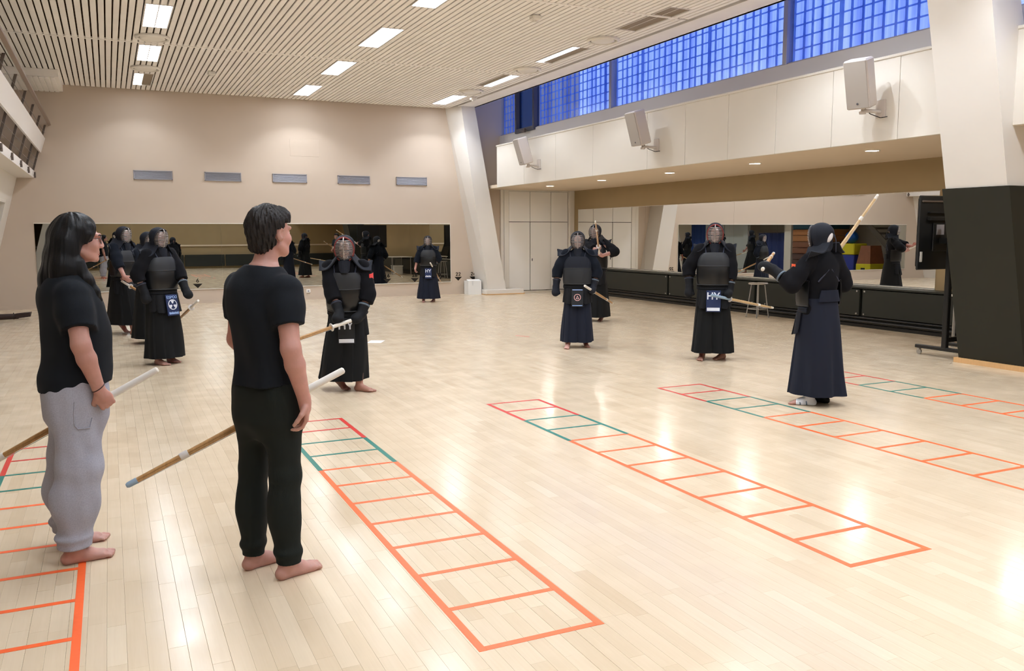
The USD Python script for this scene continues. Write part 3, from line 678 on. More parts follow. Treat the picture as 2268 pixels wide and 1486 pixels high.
# ================================================================== SIGNED-DISTANCE MODELLER (numpy surface nets)
class Sdf3:
    def __init__(s, lo, hi, h):
        s.lo = np.array(lo, float); s.h = h
        s.n = np.ceil((np.array(hi, float)-s.lo)/h).astype(int)+1
        s.F = np.full(tuple(s.n), .5, np.float32)
        s.ax = [(s.lo[k]+h*np.arange(s.n[k])).astype(np.float32) for k in range(3)]
    def like(s):
        o = Sdf3.__new__(Sdf3); o.lo, o.h, o.n, o.ax = s.lo, s.h, s.n, s.ax; o.F = np.full(tuple(s.n), .5, np.float32); return o
    def win(s, lo, hi, m):
        a = np.clip(np.floor((np.asarray(lo)-m-s.lo)/s.h).astype(int), 0, s.n); b = np.clip(np.ceil((np.asarray(hi)+m-s.lo)/s.h).astype(int)+1, 0, s.n)
        if (b <= a).any(): return None
        sl = tuple(slice(int(x), int(y)) for x, y in zip(a, b))
        X = s.ax[0][sl[0]][:, None, None]; Y = s.ax[1][sl[1]][None, :, None]; Z = s.ax[2][sl[2]][None, None, :]
        return sl, X, Y, Z
    def put(s, sl, d, k, op):
        A = s.F[sl]
        if op == 'add':
            if k > 0: h = np.clip(.5+.5*(A-d)/k, 0, 1); s.F[sl] = A+(d-A)*h-k*h*(1-h)
            else: s.F[sl] = np.minimum(A, d)
        elif op == 'sub':
            d = -d
            if k > 0: h = np.clip(.5-.5*(A-d)/k, 0, 1); s.F[sl] = A+(d-A)*h+k*h*(1-h)
            else: s.F[sl] = np.maximum(A, d)
        return s
    def cone(s, a, b, ra, rb, k=.02, op='add'):
        a = np.asarray(a, float); b = np.asarray(b, float); R = max(ra, rb)
        w = s.win(np.minimum(a, b)-R, np.maximum(a, b)+R, k+.02)
        if w is None: return s
        sl, X, Y, Z = w; ba = b-a; L = max(ba@ba, 1e-9)
        px, py, pz = X-a[0], Y-a[1], Z-a[2]
        t = np.clip((px*ba[0]+py*ba[1]+pz*ba[2])/L, 0, 1)
        d = np.sqrt((px-t*ba[0])**2+(py-t*ba[1])**2+(pz-t*ba[2])**2)-(ra+(rb-ra)*t)
        return s.put(sl, d.astype(np.float32), k, op)
    def chain(s, pts, rs, k=.02, op='add'):
        for i in range(len(pts)-1): s.cone(pts[i], pts[i+1], rs[i], rs[i+1], k, op)
        return s
    def ell(s, c, r, k=.02, op='add', M=None):
        c = np.asarray(c, float); r = np.asarray(r, float); R = np.full(3, r.max()) if M is not None else r
        w = s.win(c-R, c+R, k+.02)
        if w is None: return s
        sl, X, Y, Z = w; x, y, z = X-c[0], Y-c[1], Z-c[2]
        if M is not None: x, y, z = (M[0, 0]*x+M[1, 0]*y+M[2, 0]*z, M[0, 1]*x+M[1, 1]*y+M[2, 1]*z, M[0, 2]*x+M[1, 2]*y+M[2, 2]*z)
        k0 = np.sqrt((x/r[0])**2+(y/r[1])**2+(z/r[2])**2); k1 = np.sqrt((x/r[0]**2)**2+(y/r[1]**2)**2+(z/r[2]**2)**2)+1e-6
        return s.put(sl, (k0*(k0-1)/k1).astype(np.float32), k, op)
    def loft(s, zs, A, B, cx=None, cy=None, k=.02, pw=2.3, T=None, fold=None):
        """stack of super-elliptic sections along z: half widths A, half depths B, centres cx, cy; T: 4x4 from loft to grid space"""
        zs = np.array(zs, float); cx = np.zeros(len(zs)) if cx is None else np.array(cx, float); cy = np.zeros(len(zs)) if cy is None else np.array(cy, float)
        A = np.array(A, float); B = np.array(B, float)
        corners = np.array([(x, y, z) for z in (zs[0], zs[-1]) for x in ((cx-A).min(), (cx+A).max()) for y in ((cy-B).min(), (cy+B).max())])
        if T is not None: corners = corners@T[:3, :3].T+T[:3, 3]
        w = s.win(corners.min(0), corners.max(0), k+.02)
        sl, X, Y, Z = w
        if T is not None:
            Ti = np.linalg.inv(T); x = Ti[0, 0]*X+Ti[0, 1]*Y+Ti[0, 2]*Z+Ti[0, 3]; y = Ti[1, 0]*X+Ti[1, 1]*Y+Ti[1, 2]*Z+Ti[1, 3]; z = Ti[2, 0]*X+Ti[2, 1]*Y+Ti[2, 2]*Z+Ti[2, 3]
        else: x, y, z = X, Y, Z
        fz = np.linspace(zs[0], zs[-1], 200)
        from scipy.interpolate import PchipInterpolator as PI_
        tab = [PI_(zs, q)(fz) for q in (A, B, cx, cy)]
        zi = np.clip(z, zs[0], zs[-1])
        a, b, mx, my = (np.interp(zi, fz, q).astype(np.float32) for q in tab)
        q = (np.abs((x-mx)/a)**pw+np.abs((y-my)/b)**pw)**(1/pw)
        d = (q-1)*np.minimum(a, b)
        if fold is not None: d = d+fold(x, y, z)
        dz = np.maximum(zs[0]-z, z-zs[-1])
        d = np.where(dz > 0, np.sqrt(np.maximum(d, 0)**2+dz**2)*1.0, np.maximum(d, dz))
        return s.put(sl, d.astype(np.float32), k, 'add')
    def cut(s, p, n, k=.0):
        """remove everything on the side the normal n points to"""
        X, Y, Z = s.ax[0][:, None, None], s.ax[1][None, :, None], s.ax[2][None, None, :]
        n = np.asarray(n, float)/np.linalg.norm(n)
        d = ((X-p[0])*n[0]+(Y-p[1])*n[1]+(Z-p[2])*n[2]).astype(np.float32)
        s.F = np.maximum(s.F, d); return s
    def wob(s, amp, freq, seed=0):
        X, Y, Z = s.ax[0][:, None, None], s.ax[1][None, :, None], s.ax[2][None, None, :]
        r = np.random.default_rng(seed); f = np.broadcast_to(np.asarray(freq, float), (3,))
        for i in range(4):
            d = r.normal(size=3); d = d/np.linalg.norm(d)*f*(1+.7*i); ph = r.random()*6.3
            s.F = s.F+(amp/(1+.8*i)*np.sin(X*d[0]+Y*d[1]+Z*d[2]+ph)).astype(np.float32)
        return s
    def mesh(s):
        F = s.F; F[[0, -1]] = np.maximum(F[[0, -1]], .001); F[:, [0, -1]] = np.maximum(F[:, [0, -1]], .001); F[:, :, [0, -1]] = np.maximum(F[:, :, [0, -1]], .001)
        S = F < 0
        C = [(i, j, k) for i in (0, 1) for j in (0, 1) for k in (0, 1)]
        n = np.array(F.shape)-1
        cnt = np.zeros(tuple(n), np.int8)
        for i, j, k in C: cnt += S[i:n[0]+i, j:n[1]+j, k:n[2]+k]
        cells = np.argwhere((cnt > 0) & (cnt < 8))
        if len(cells) == 0: return trimesh.Trimesh()
        vid = np.full(tuple(n), -1, np.int32); vid[tuple(cells.T)] = np.arange(len(cells))
        vals = {c: F[cells[:, 0]+c[0], cells[:, 1]+c[1], cells[:, 2]+c[2]] for c in C}
        acc = np.zeros((len(cells), 3)); num = np.zeros(len(cells))
        for a in C:
            for ax in range(3):
                if a[ax]: continue
                b = list(a); b[ax] = 1; b = tuple(b)
                va, vb = vals[a], vals[b]; m = (va < 0) != (vb < 0)
                t = np.where(m, va/np.where(m, va-vb, 1), 0)
                p = np.array(a, float)[None]+0*acc; p[:, ax] = t
                acc += np.where(m[:, None], p, 0); num += m
        V = s.lo+s.h*(cells+acc/num[:, None])
        Q = []
        for ax in range(3):
            o = [k for k in range(3) if k != ax]
            sl0 = [slice(1, -1)]*3; sl1 = [slice(1, -1)]*3; sl0[ax] = slice(0, -1); sl1[ax] = slice(1, None)
            m = S[tuple(sl0)] != S[tuple(sl1)]
            e = np.argwhere(m); off = np.ones(3, int); off[ax] = 0; e = e+off
            inside = S[tuple(e.T)]
            q = []
            for du, dv in ((0, 0), (1, 0), (1, 1), (0, 1)):
                c = e.copy(); c[:, o[0]] -= du; c[:, o[1]] -= dv; q.append(vid[tuple(c.T)])
            q = np.array(q).T; ok = (q >= 0).all(1); q, inside = q[ok], inside[ok]
            flip = inside if ax != 1 else ~inside
            q[~flip] = q[~flip][:, ::-1]; Q.append(q)
        Q = np.vstack(Q)
        m = trimesh.Trimesh(V, np.vstack([Q[:, [0, 1, 2]], Q[:, [0, 2, 3]]]), process=False)
        return m

def rot(z=0, x=0, y=0):
    """yaw about z, then pitch about x (positive looks up), then roll about y, degrees; 3x3"""
    R = rotm((0, 0, 1), z)@rotm((1, 0, 0), x)@rotm((0, 1, 0), y); return R[:3, :3]
# ================================================================== PEOPLE
mat('skin', lin(182, 136, 124), .5, .4, var=.05, scale=30, sss=.12)
mat('skin_tan', lin(168, 122, 106), .5, .4, var=.05, scale=30, sss=.12)
mat('hair_black', lin(10, 10, 13), .46, .25, bump=.10, bscale=160, stretch=(1, 1, .12))
mat('hair_brown', lin(30, 25, 24), .5, .3, bump=.3, bscale=120, stretch=(1, 1, .5))
mat('shirt_black', lin(20, 24, 30), .85, .2, sheen=.12, bump=.06, bscale=300)
mat('trousers_black', lin(27, 31, 28), .85, .2, sheen=.12, bump=.06, bscale=300)
mat('trousers_grey', lin(164, 165, 178), .9, .15, var=.10, scale=180, bump=.08, bscale=260)
mat('gi_black', lin(18, 18, 22), .9, .15, sheen=.1, bump=.12, bscale=320)
mat('gi_navy', lin(21, 25, 34), .9, .15, sheen=.15, bump=.12, bscale=320)
mat('hakama_black', lin(20, 21, 22), .8, .2, sheen=.1)
mat('hakama_navy', lin(27, 31, 44), .8, .2, sheen=.15)
mat('armour_black', lin(16, 17, 19), .30, .5)
mat('armour_grey', lin(38, 40, 44), .5, .4)
mat('cloth_armour', lin(28, 31, 40), .75, .25, bump=.2, bscale=240)
mat('cloth_armour_dark', lin(18, 19, 23), .75, .25, bump=.2, bscale=240)
mat('grille_steel', lin(168, 160, 158), .28, .5, metal=.9)
mat('mask_red', lin(120, 40, 36), .55); mat('mask_black', lin(34, 28, 30), .5)
mat('cord_navy', lin(36, 40, 56), .7); mat('tag_navy', lin(26, 42, 84), .75); mat('tag_black', lin(20, 22, 28), .75)
mat('letter_white', lin(222, 226, 236), .6); mat('letter_blue', lin(150, 178, 226), .6); mat('letter_pink', lin(220, 170, 166), .6)
mat('bamboo', lin(176, 134, 84), .42, .5, var=.15, scale=10, stretch=(8, 8, 1)); mat('bamboo_pale', lin(206, 176, 132), .42, .5, var=.12, scale=10)
mat('leather_white', lin(222, 216, 206), .6); mat('leather_blue', lin(140, 162, 182), .6); mat('guard_white', lin(206, 200, 196), .4)
mat('patch_orange', lin(236, 90, 50), .6); mat('patch_red', lin(224, 70, 70), .6)
mat('eye_white', lin(230, 226, 220), .25); mat('eye_dark', lin(30, 22, 18), .2); mat('brow', lin(38, 28, 24), .7); mat('lip', lin(176, 104, 94), .5)
mat('glasses', lin(60, 42, 40), .3); mat('towel_white', lin(232, 232, 236), .8); mat('band_dark', lin(60, 30, 28), .6); mat('brace_white', lin(226, 228, 236), .8); mat('strap_grey', lin(96, 110, 124), .7)

def person_root(label, loc, rz): return thing('person', label, 'person', (loc[0], loc[1], 0), rz)

def head_sdf(S, H, R, s=1., k=.012, nose=1.):
    """adds a head with face; H: centre between the ears, R: 3x3 head frame (+y looks forward)"""
    P = lambda x, y, z: H+R@(np.array([x, y, z])*s)
    E = lambda c, r, kk=k, op='add', M=None: S.ell(P(*c), np.array(r)*s, kk*s, op, R if M is None else R@M)
    C = lambda a, b, ra, rb, kk=k, op='add': S.cone(P(*a), P(*b), ra*s, rb*s, kk*s, op)
    E((0, -.016, .030), (.075, .095, .086)); E((0, .026, -.030), (.060, .066, .075), .02); E((0, .030, -.070), (.046, .056, .042), .02)
    E((0, .074, -.098), (.020, .017, .016), .016)
    for q in (-1, 1):
        E((q*.036, .058, -.030), (.024, .026, .026), .016)
        C((q*.012, .090, .022), (q*.046, .072, .020), .010, .009, .012)
        E((q*.031, .089, .000), (.017, .012, .011), .010, 'sub')
        E((q*.031, .0665, -.001), (.0138, .0138, .0138), .004)
        E((q*.012, .100, -.036), (.009, .010, .008), .006)
        Me = rot(z=q*-22, y=0)
        E((q*.076, -.010, -.010), (.009, .021, .033), .004, 'add', Me); E((q*.083, -.004, -.006), (.006, .010, .018), .004, 'sub', Me)
        C((q*.05, .0, -.06), (q*.03, .055, -.092), .017, .016, .02)
    C((0, .090, .010), (0, .104*nose, -.030), .008, .0115, .008)
    E((0, .085, -.063), (.022, .0095, .0065), .006); E((0, .083, -.074), (.018, .0095, .007), .006)
    C((-.018, .0955, -.0685), (.018, .0955, -.0685), .0022, .0022, .003, 'sub')
    return P

def face_parts(root, H, R, s=1.):
    P = lambda x, y, z: H+R@(np.array([x, y, z])*s)
    for q in (-1, 1):
        m = trimesh.creation.icosphere(2, .0122*s); m.apply_translation(P(q*.031, .0694, -.001)); e = obj('eye', m, 'eye_white', root, smooth=True)
        m = trimesh.creation.icosphere(2, .0066*s); m.apply_translation(P(q*.0315, .0755, -.001)); obj('iris', m, 'eye_dark', e, smooth=True)
        obj('eyebrow', tube([P(q*.014, .0985, .018), P(q*.030, .0905, .023), P(q*.047, .081, .019)], [.0035*s, .0042*s, .0025*s], 6), 'brow', root, smooth=True)
    m = trimesh.creation.icosphere(2, 1.); m.apply_scale([.020*s, .006*s, .005*s]); T = np.eye(4); T[:3, :3] = R; T[:3, 3] = P(0, .0885, -.0745); m.apply_transform(T); obj('lip', m, 'lip', root, smooth=True)

def hand_sdf(S, W, d, n, side, curl=.5, s=1., grip=None, k=.006):
    """W wrist, d direction of the hand, n palm normal (out of the palm), side +1: thumb towards cross(n,d)"""
    d = np.asarray(d, float)/np.linalg.norm(d); n = np.asarray(n, float); n = n-d*(n@d); n /= np.linalg.norm(n); a = np.cross(n, d)*side
    S.ell(W+d*.045*s, (.044*s, .050*s, .017*s), .012, 'add', np.c_[a, d, n])
    S.cone(W-d*.02*s, W+d*.03*s, .026*s, .027*s, .015)
    L = [(.030, .038, .024, .020), (.010, .043, .027, .022), (-.010, .040, .025, .021), (-.030, .032, .020, .018)]
    for i, (o, l1, l2, l3) in enumerate(L):
        p = W+(d*(.086-abs(o-.01)*.18)+a*o)*s; S.cone(W+(d*.045+a*o*.8)*s, p, .011*s, .0105*s, k)
        ang = 0.
        for l, c, r in ((l1, curl*(1.0+.08*i), .0095), (l2, curl*1.15, .0088), (l3, curl*.8, .0080)):
            ang += c; q = p+(d*math.cos(ang)+n*math.sin(ang))*l*s; S.cone(p, q, r*s, (r-.0008)*s, .004); p = q
    t0 = W+(d*.022+a*.030)*s; v = d*.62+a*.62+n*.45; v /= np.linalg.norm(v); t1 = t0+v*.042*s
    v2 = d*.80+a*.05+n*(.35+.5*curl); v2 /= np.linalg.norm(v2); t2 = t1+v2*.034*s; v3 = d*.7-a*.35*curl+n*(.3+.6*curl); v3 /= np.linalg.norm(v3)
    S.cone(t0, t1, .0155*s, .012*s, .01).cone(t1, t2, .0115*s, .0105*s, .004).cone(t2, t2+v3*.026*s, .0105*s, .008*s, .004)

def foot_sdf(S, ankle, yaw, s=1., k=.015, lift=0., toes=True):
    """ankle joint (x,y,z); yaw of the foot in degrees (0 = +y); lift: heel raised, in degrees about the toe joint"""
    R = rot(z=yaw); L = lambda x, y, z: R@(np.array([x, y, z])*s)
    ball = np.array([ankle[0], ankle[1], 0])+L(0, .135, .0)
    def P(x, y, z):
        v = np.array([x, y, z])*s
        if y < .135 and lift:
            a = math.radians(lift); yy, zz = v[1]-.135*s, v[2]-.012; v = np.array([v[0], .135*s+yy*math.cos(a)+zz*math.sin(a)*1, -yy*math.sin(a)+zz*math.cos(a)+.012])
        return np.array([ankle[0], ankle[1], 0])+R@v
    S.cone(P(0, -.035, .030), P(0, -.01, .05), .029*s, .032*s, k); S.cone(P(0, 0, .055), P(.0, .07, .035), .033*s, .030*s, k)
    S.cone(P(0, -.03, .024), P(-.018, .13, .020), .024*s, .021*s, k); S.cone(P(0, -.02, .024), P(.024, .125, .018), .024*s, .019*s, k); S.cone(P(0, .06, .03), P(0, .135, .022), .030*s, .020*s, k)
    for i, (x, l, r) in enumerate(((-.030, .050, .0135), (-.010, .047, .0098), (.006, .041, .0092), (.021, .034, .0088), (.034, .025, .0084))):
        S.cone(P(x*.9, .130, .016), P(x*1.08, .135+l*.55, .0155), r*s, r*.95*s, .008).cone(P(x*1.08, .136+l*.55, .0155), P(x*1.12, .135+l, .0115), r*.95*s, r*.88*s, .004)
    return P(0, 0, .075)

# ---------------------------------------------------------------- bamboo sword
def bamboo_sword(label, butt, tip, grip='leather_white', stave='bamboo', cap='leather_white', guard=True, group=None, L=None):
    b = np.asarray(butt, float); t = np.asarray(tip, float); d = t-b; L = np.linalg.norm(d); d /= L
    root = thing('bamboo_sword', label, 'bamboo sword', group=group)
    a = np.cross(d, [0, 0, 1.]); a /= np.linalg.norm(a); c = np.cross(d, a); k = L/1.18
    P = lambda u, x=0, y=0: b+d*(u*k)+a*x+c*y
    obj('handle', tube([P(0), P(.006), P(.02), P(.30), P(.325)], [.010, .0165, .0175, .0185, .0185], 14), grip, root, smooth=40)
    if guard:
        ring = [P(.330), P(.334), P(.338), P(.342)]; obj('guard', tube(ring, [.036, .040, .040, .036], 22), 'guard_white', root, smooth=30)
    for i in range(4):
        an = math.pi/4+i*math.pi/2; ca, sa = math.cos(an), math.sin(an)
        pts = [P(u, ca*r, sa*r) for u, r in ((.34, .0088), (.60, .0092), (.80, .0078), (1.14, .0066))]
        obj('stave', tube(pts, [.0092, .0092, .0082, .0070], 8), stave, root, smooth=50)
    obj('tip_cap', tube([P(1.125), P(1.13), P(1.17), P(1.18)], [.0145, .0150, .0140, .009], 14), cap, root, smooth=40)
    obj('binding', tube([P(.865), P(.868), P(.905), P(.908)], [.0165, .0185, .0185, .0165], 14), 'leather_white' if cap == 'leather_white' else 'guard_white', root, smooth=40)
    obj('string', tube([P(.335, 0, .021), P(.60, 0, .020), P(.87, 0, .0175), P(1.13, 0, .015)], .0018, 5), 'letter_white', root)
    return root

def to_local(P, loc, rz):
    d = np.asarray(P, float)-np.array([loc[0], loc[1], 0]); a = math.radians(rz); c, q = math.cos(a), math.sin(a)
    return np.array([c*d[0]+q*d[1], -q*d[0]+c*d[1], d[2]])
def elbow(S, Wp, l1, l2, hint):
    v = Wp-S; D = np.linalg.norm(v); Dm = (l1+l2)*.995
    if D > Dm: Wp = S+v/D*Dm; v = Wp-S; D = Dm
    v = v/D; a = (l1*l1-l2*l2+D*D)/(2*D); hgt = math.sqrt(max(l1*l1-a*a, 0)); hint = hint-v*(hint@v); hint = hint/(np.linalg.norm(hint)+1e-9)
    return S+v*a+hint*hgt, Wp
def on(b, t, u): b = np.asarray(b, float); t = np.asarray(t, float); return b+(t-b)/np.linalg.norm(t-b)*u
# ---------------------------------------------------------------- kendo fighter
def hakama_mesh(wc, wa, wb, hc, ha, hb, zt, zh, seed=0, pleat=.014, split=.022, twist=0., nz=26, nt=144, back=None):
    """pleated divided skirt: waist centre/half axes -> hem centre/half axes"""
    r = np.random.default_rng(seed); th = np.linspace(0, 2*np.pi, nt, endpoint=False); U = np.linspace(0, 1, nz); G = np.zeros((nz, nt, 3))
    ph = r.random(6)*6.28
    for i, u in enumerate(U):
        e = u**.85; a = wa+(ha-wa)*e; b = wb+(hb-wb)*e; cx = wc[0]+(hc[0]-wc[0])*u**1.25; cy = wc[1]+(hc[1]-wc[1])*u**1.25
        ct, st_ = np.cos(th), np.sin(th); pw = 2.5
        q = (np.abs(ct)**pw+np.abs(st_)**pw)**(-1/pw)
        front = np.clip(st_, 0, 1)**.5; n = 6.
        saw = (th/np.pi*n) % 1.0
        pl = pleat*(.35+.65*u)*((saw-.5)*front*1.5+.55*np.sin(th*9+ph[0])*(1-front)*u+.5*np.sin(th*5+ph[1]+u*1.5)*u)
        w = .012*u*np.sin(th*3+ph[2])*np.sin(u*5+ph[3])
        rr = 1+(pl+w)/min(a, b)
        x = a*q*ct*rr; y = b*q*st_*rr
        # the split between the legs shows as a crease at front and back of the lower part
        cr = np.exp(-(x/.05)**2)*np.clip((u-.35)/.65, 0, 1)*split; y = y-np.sign(y)*cr
        z = zt+(zh(th) if callable(zh) else zh)*u-zt*u if callable(zh) else zt+(zh-zt)*u
        G[i, :, 0] = cx+x; G[i, :, 1] = cy+y; G[i, :, 2] = z+(0 if u < 1 else 0)
    m = strip(G[:, ::-1], closed_u=True, thick=.006)
    return m

def flap(w, h, top, nrm_deg, yaw, thick=.012, taper=.9, curve=.02):
    """hanging rectangular flap: width w, height h, hung at point top, tilted out by nrm_deg, turned by yaw (0 faces +y)"""
    G = np.zeros((6, 7, 3))
    for i, v in enumerate(np.linspace(0, 1, 6)):
        for j, u in enumerate(np.linspace(-1, 1, 7)):
            rnd = .018*(abs(u) > .9)*(v > .9)
            G[i, j] = (u*w/2*(1-(1-taper)*v)*(.97 if rnd else 1), -curve*u*u, -v*h+rnd)
    T = rotm((0, 0, 1), yaw)@rotm((1, 0, 0), nrm_deg); m = strip(G, thick=thick); m.apply_transform(T); m.apply_translation(top); return m

def kendoka(label, loc, rz, height=1.70, lean=0., yaw=0., head=(0, 0, 0), feet=((.12, .06, 0, 0), (-.12, -.08, 0, 0)), arms=None, bare=(), tag=None, gi='gi_black', hak='hakama_black',
            mask='mask_red', arm='armour_black', wing='cloth_armour', tare='cloth_armour_dark', hem=None, drop=0., h=.011, seed=1, patch=None, wing_w=.33, cap=None, extra=None, helmet=True, hem_z=.085):
    """feet: (x, y, yaw, heel lift) right then left; arms: {'R': (elbow, wrist, hand dir), 'L': ...} in metres for a 1.70 m body; lean: torso forward lean in degrees; yaw: torso turn"""
    s = height/1.70; root = person_root(label, loc, rz)
    hipz = .90*s-drop; hipc = np.array([(feet[0][0]+feet[1][0])/2*.8, (feet[0][1]+feet[1][1])/2*.8, hipz])
    Tt = np.eye(4); Tt[:3, :3] = rot(z=yaw, x=-lean); Tt[:3, 3] = hipc                       # torso frame: origin at the hips
    W = lambda p: Tt[:3, :3]@(np.asarray(p, float)*s)+Tt[:3, 3]
    J = {}
    for q, n in ((1, 'R'), (-1, 'L')):
        J['sh'+n] = W((q*.172, -.005, .500))
        A_ = arms[n]; hd = np.asarray(A_['hd'], float); hd = hd/np.linalg.norm(hd)
        if 'grip' in A_: wp = to_local(A_['grip'], loc, rz)-hd*.075*s
        else: wp = np.asarray(A_['wr'], float)*s-[0, 0, .90*s-hipz]
        J['el'+n], J['wr'+n] = elbow(J['sh'+n], wp, .285*s, .25*s, np.asarray(A_.get('hint', (q, -.6, -.2)), float)); J['hd'+n] = hd
    Rh = Tt[:3, :3]@rot(z=head[0], x=head[1]+lean*.8, y=head[2]); H = W((0, .012, .700))
    lo = np.array([-.75, -.75, -.01])+np.array([hipc[0], hipc[1], 0]); hi = np.array([.75, .75, 1.85])+np.array([hipc[0], hipc[1], 0])
    allp = np.array([J[a+n] for a in ('sh', 'el', 'wr') for n in 'RL']+[H]+[[f[0], f[1], .1] for f in feet])
    lo = np.array([*(allp.min(0)[:2]-.32), -.006]); hi = np.array([*(allp.max(0)[:2]+.32), allp[:, 2].max()+.30])
    # ---- body (skin): one continuous surface
    S = Sdf3(lo, hi, h); knees = []
    for (fx, fy, fyaw, lift), q in zip(feet, (1, -1)):
        an = foot_sdf(S, np.array([fx, fy, 0]), fyaw, s, lift=lift); hip = hipc+np.array([q*.085*s, 0, 0])
        kn = (hip+an)/2+rot(z=fyaw)@np.array([0, .02+.08*(1-np.linalg.norm(hip-an)/(.83*s)), .01]); knees.append(kn)
        S.cone(an, kn, .038*s, .050*s, .02).cone(kn, hip, .052*s, .070*s, .03)
    S.loft(np.array([-.06, .05, .16, .30, .42, .50, .545])*s, np.array([.15, .155, .135, .150, .165, .14, .07])*s, np.array([.105, .10, .09, .105, .10, .085, .055])*s, k=.03, T=Tt)
    S.cone(W((0, -.015, .52)), W((0, .0, .62)), .056*s, .050*s, .03)
    for n in 'RL':
        S.cone(J['sh'+n], J['el'+n], .052*s, .041*s, .03).cone(J['el'+n], J['wr'+n], .042*s, .028*s, .015)
    if helmet: S.ell(H+Rh@np.array([0, -.008, .02])*s, np.array([.074, .092, .10])*s, .02, 'add', Rh).ell(H+Rh@np.array([0, .03, -.05])*s, np.array([.055, .06, .065])*s, .02, 'add', Rh)
    else: head_sdf(S, H, Rh, s)
    for n in bare: hand_sdf(S, J['wr'+n], J['hd'+n], np.cross(J['hd'+n], [0, 0, 1.])*(1 if n == 'L' else -1)+np.array([0, 0, -.2]), 1 if n == 'L' else -1, .75, s)
    for n in 'RL':
        if n not in bare: S.cone(J['wr'+n], J['wr'+n]+J['hd'+n]*.07*s, .028*s, .03*s, .02)
    obj('body', S.mesh(), 'skin' if seed % 3 else 'skin_tan', root, smooth=True)
    # ---- jacket
    S = Sdf3([lo[0], lo[1], hipz-.14], hi, h)
    S.loft(np.array([-.02, .08, .18, .30, .42, .50, .55, .60])*s, np.array([.185, .178, .168, .180, .192, .165, .105, .066])*s, np.array([.135, .128, .120, .128, .122, .105, .082, .06])*s, k=.02, T=Tt)
    for n in 'RL':
        cu = J['el'+n]*.60+J['wr'+n]*.40; d = J['wr'+n]-J['el'+n]; d /= np.linalg.norm(d)
        S2 = S.like(); md = J['sh'+n]*.35+J['el'+n]*.65
        S2.cone(J['sh'+n], md, .082*s, .082*s, .05).cone(md, J['el'+n], .081*s, .079*s, .04).cone(J['el'+n], cu+d*.05, .079*s, .083*s, .03).cut(cu, d)
        hh = np.clip(.5+.5*(S.F-S2.F)/.03, 0, 1); S.F = S.F+(S2.F-S.F)*hh-.03*hh*(1-hh)
    S.wob(.0030, 22, seed)
    S.F = np.minimum(S.F, 0.4)
    obj('jacket', S.mesh(), gi, root, smooth=True)
    # ---- hakama
    fx = [f[0] for f in feet]; fy = [f[1] for f in feet]
    wz = hipz+.13*s
    if hem is None: hem = ((fx[0]+fx[1])/2, (fy[0]+fy[1])/2+.01, .155+abs(fx[0]-fx[1])*.5, .165+abs(fy[0]-fy[1])*.45)
    wc = W((0, .0, .13))
    obj('hakama', hakama_mesh(wc, .168*s, .128*s, hem, hem[2], hem[3], wz, hem_z, seed), hak, root, smooth=55)
    bk = np.zeros((5, 9, 3))
    for i, v in enumerate(np.linspace(0, 1, 5)):
        for j, u in enumerate(np.linspace(-1, 1, 9)): bk[i, j] = (u*(.13-.03*v)*s, (-.138+.02*u*u)*s, (.10+.11*v)*s)
    m = strip(bk, thick=-.012); m.apply_transform(Tt); obj('back_board', m, hak, root)
    # ---- chest armour (do): barrel and stitched upper chest piece
    def shell(zs, A, B, cyv, a0, top=None, nth=33, thick=.014):
        G = np.zeros((len(zs), nth, 3))
        for i, z in enumerate(zs):
            for j, t in enumerate(np.radians(np.linspace(90-a0, 90+a0, nth))):
                c_, s_ = math.cos(t), math.sin(t); q = (abs(c_)**2.4+abs(s_)**2.4)**(-1/2.4)
                G[i, j] = (A[i]*q*c_*s, (B[i]*q*s_+cyv[i])*s, z*s+(0 if top is None else top(i, t)))
        m = strip(G[::-1], thick=thick); m.apply_transform(Tt); return m
    zb = np.array([.06, .075, .12, .18, .25, .30])
    obj('chest_barrel', shell(zb, [.196, .202, .206, .207, .205, .200], [.158, .165, .172, .174, .170, .160], [.0]*6, 112), arm, root, smooth=40)
    zt = np.array([.295, .33, .38, .43, .465])
    up = lambda i, t: -.022*(abs(math.cos(t))**3)*(i/4.)*s
    mp = obj('chest_plate', shell(zt, [.202, .201, .194, .176, .150], [.166, .165, .157, .144, .128], [.0]*5, 84, up), 'armour_grey' if arm != 'armour_grey' else 'cloth_armour', root, smooth=40)
    obj('rim', join(*[tube([(Tt[:3, :3]@(np.array([.209*math.cos(t)*(abs(math.cos(t))**2.4+abs(math.sin(t))**2.4)**(-1/2.4), .176*math.sin(t)*(abs(math.cos(t))**2.4+abs(math.sin(t))**2.4)**(-1/2.4), z])*s)+Tt[:3, 3]) for t in np.radians(np.linspace(-18, 198, 40))], .008*s, 6) for z in (.063, .298)]), 'armour_grey', root, smooth=True)
    for q in (-1, 1):
        obj('cord', tube([W((q*.10, .128, .425)), W((q*.115, .07, .525)), W((q*.09, -.05, .545)), W((-q*.02, -.122, .40)), W((-q*.13, -.11, .29))], .008*s, 6), 'cord_navy', root, smooth=True)
    # ---- waist armour (tare)
    wg = obj('waist_guard', join(tube([W((.198*math.cos(t), .152*math.sin(t)+.0, .035)) for t in np.linspace(-.25, math.pi+.25, 30)], .018*s, 8), tube([W((.199*math.cos(t), .153*math.sin(t), .010)) for t in np.linspace(-.25, math.pi+.25, 30)], .018*s, 8)), tare, root, smooth=True)
    zf = .0; tl = -lean
    for u, y_, yw, hh in ((0, .172, 0, .255), (.125, .150, -24, .235), (-.125, .150, 24, .235)):
        m = flap(.118*s if u else .128*s, hh*s, (u*s, y_*s, zf), 8+(4 if u else 0)-tl*.0, yw); m.apply_transform(Tt); obj('flap', m, tare, wg)
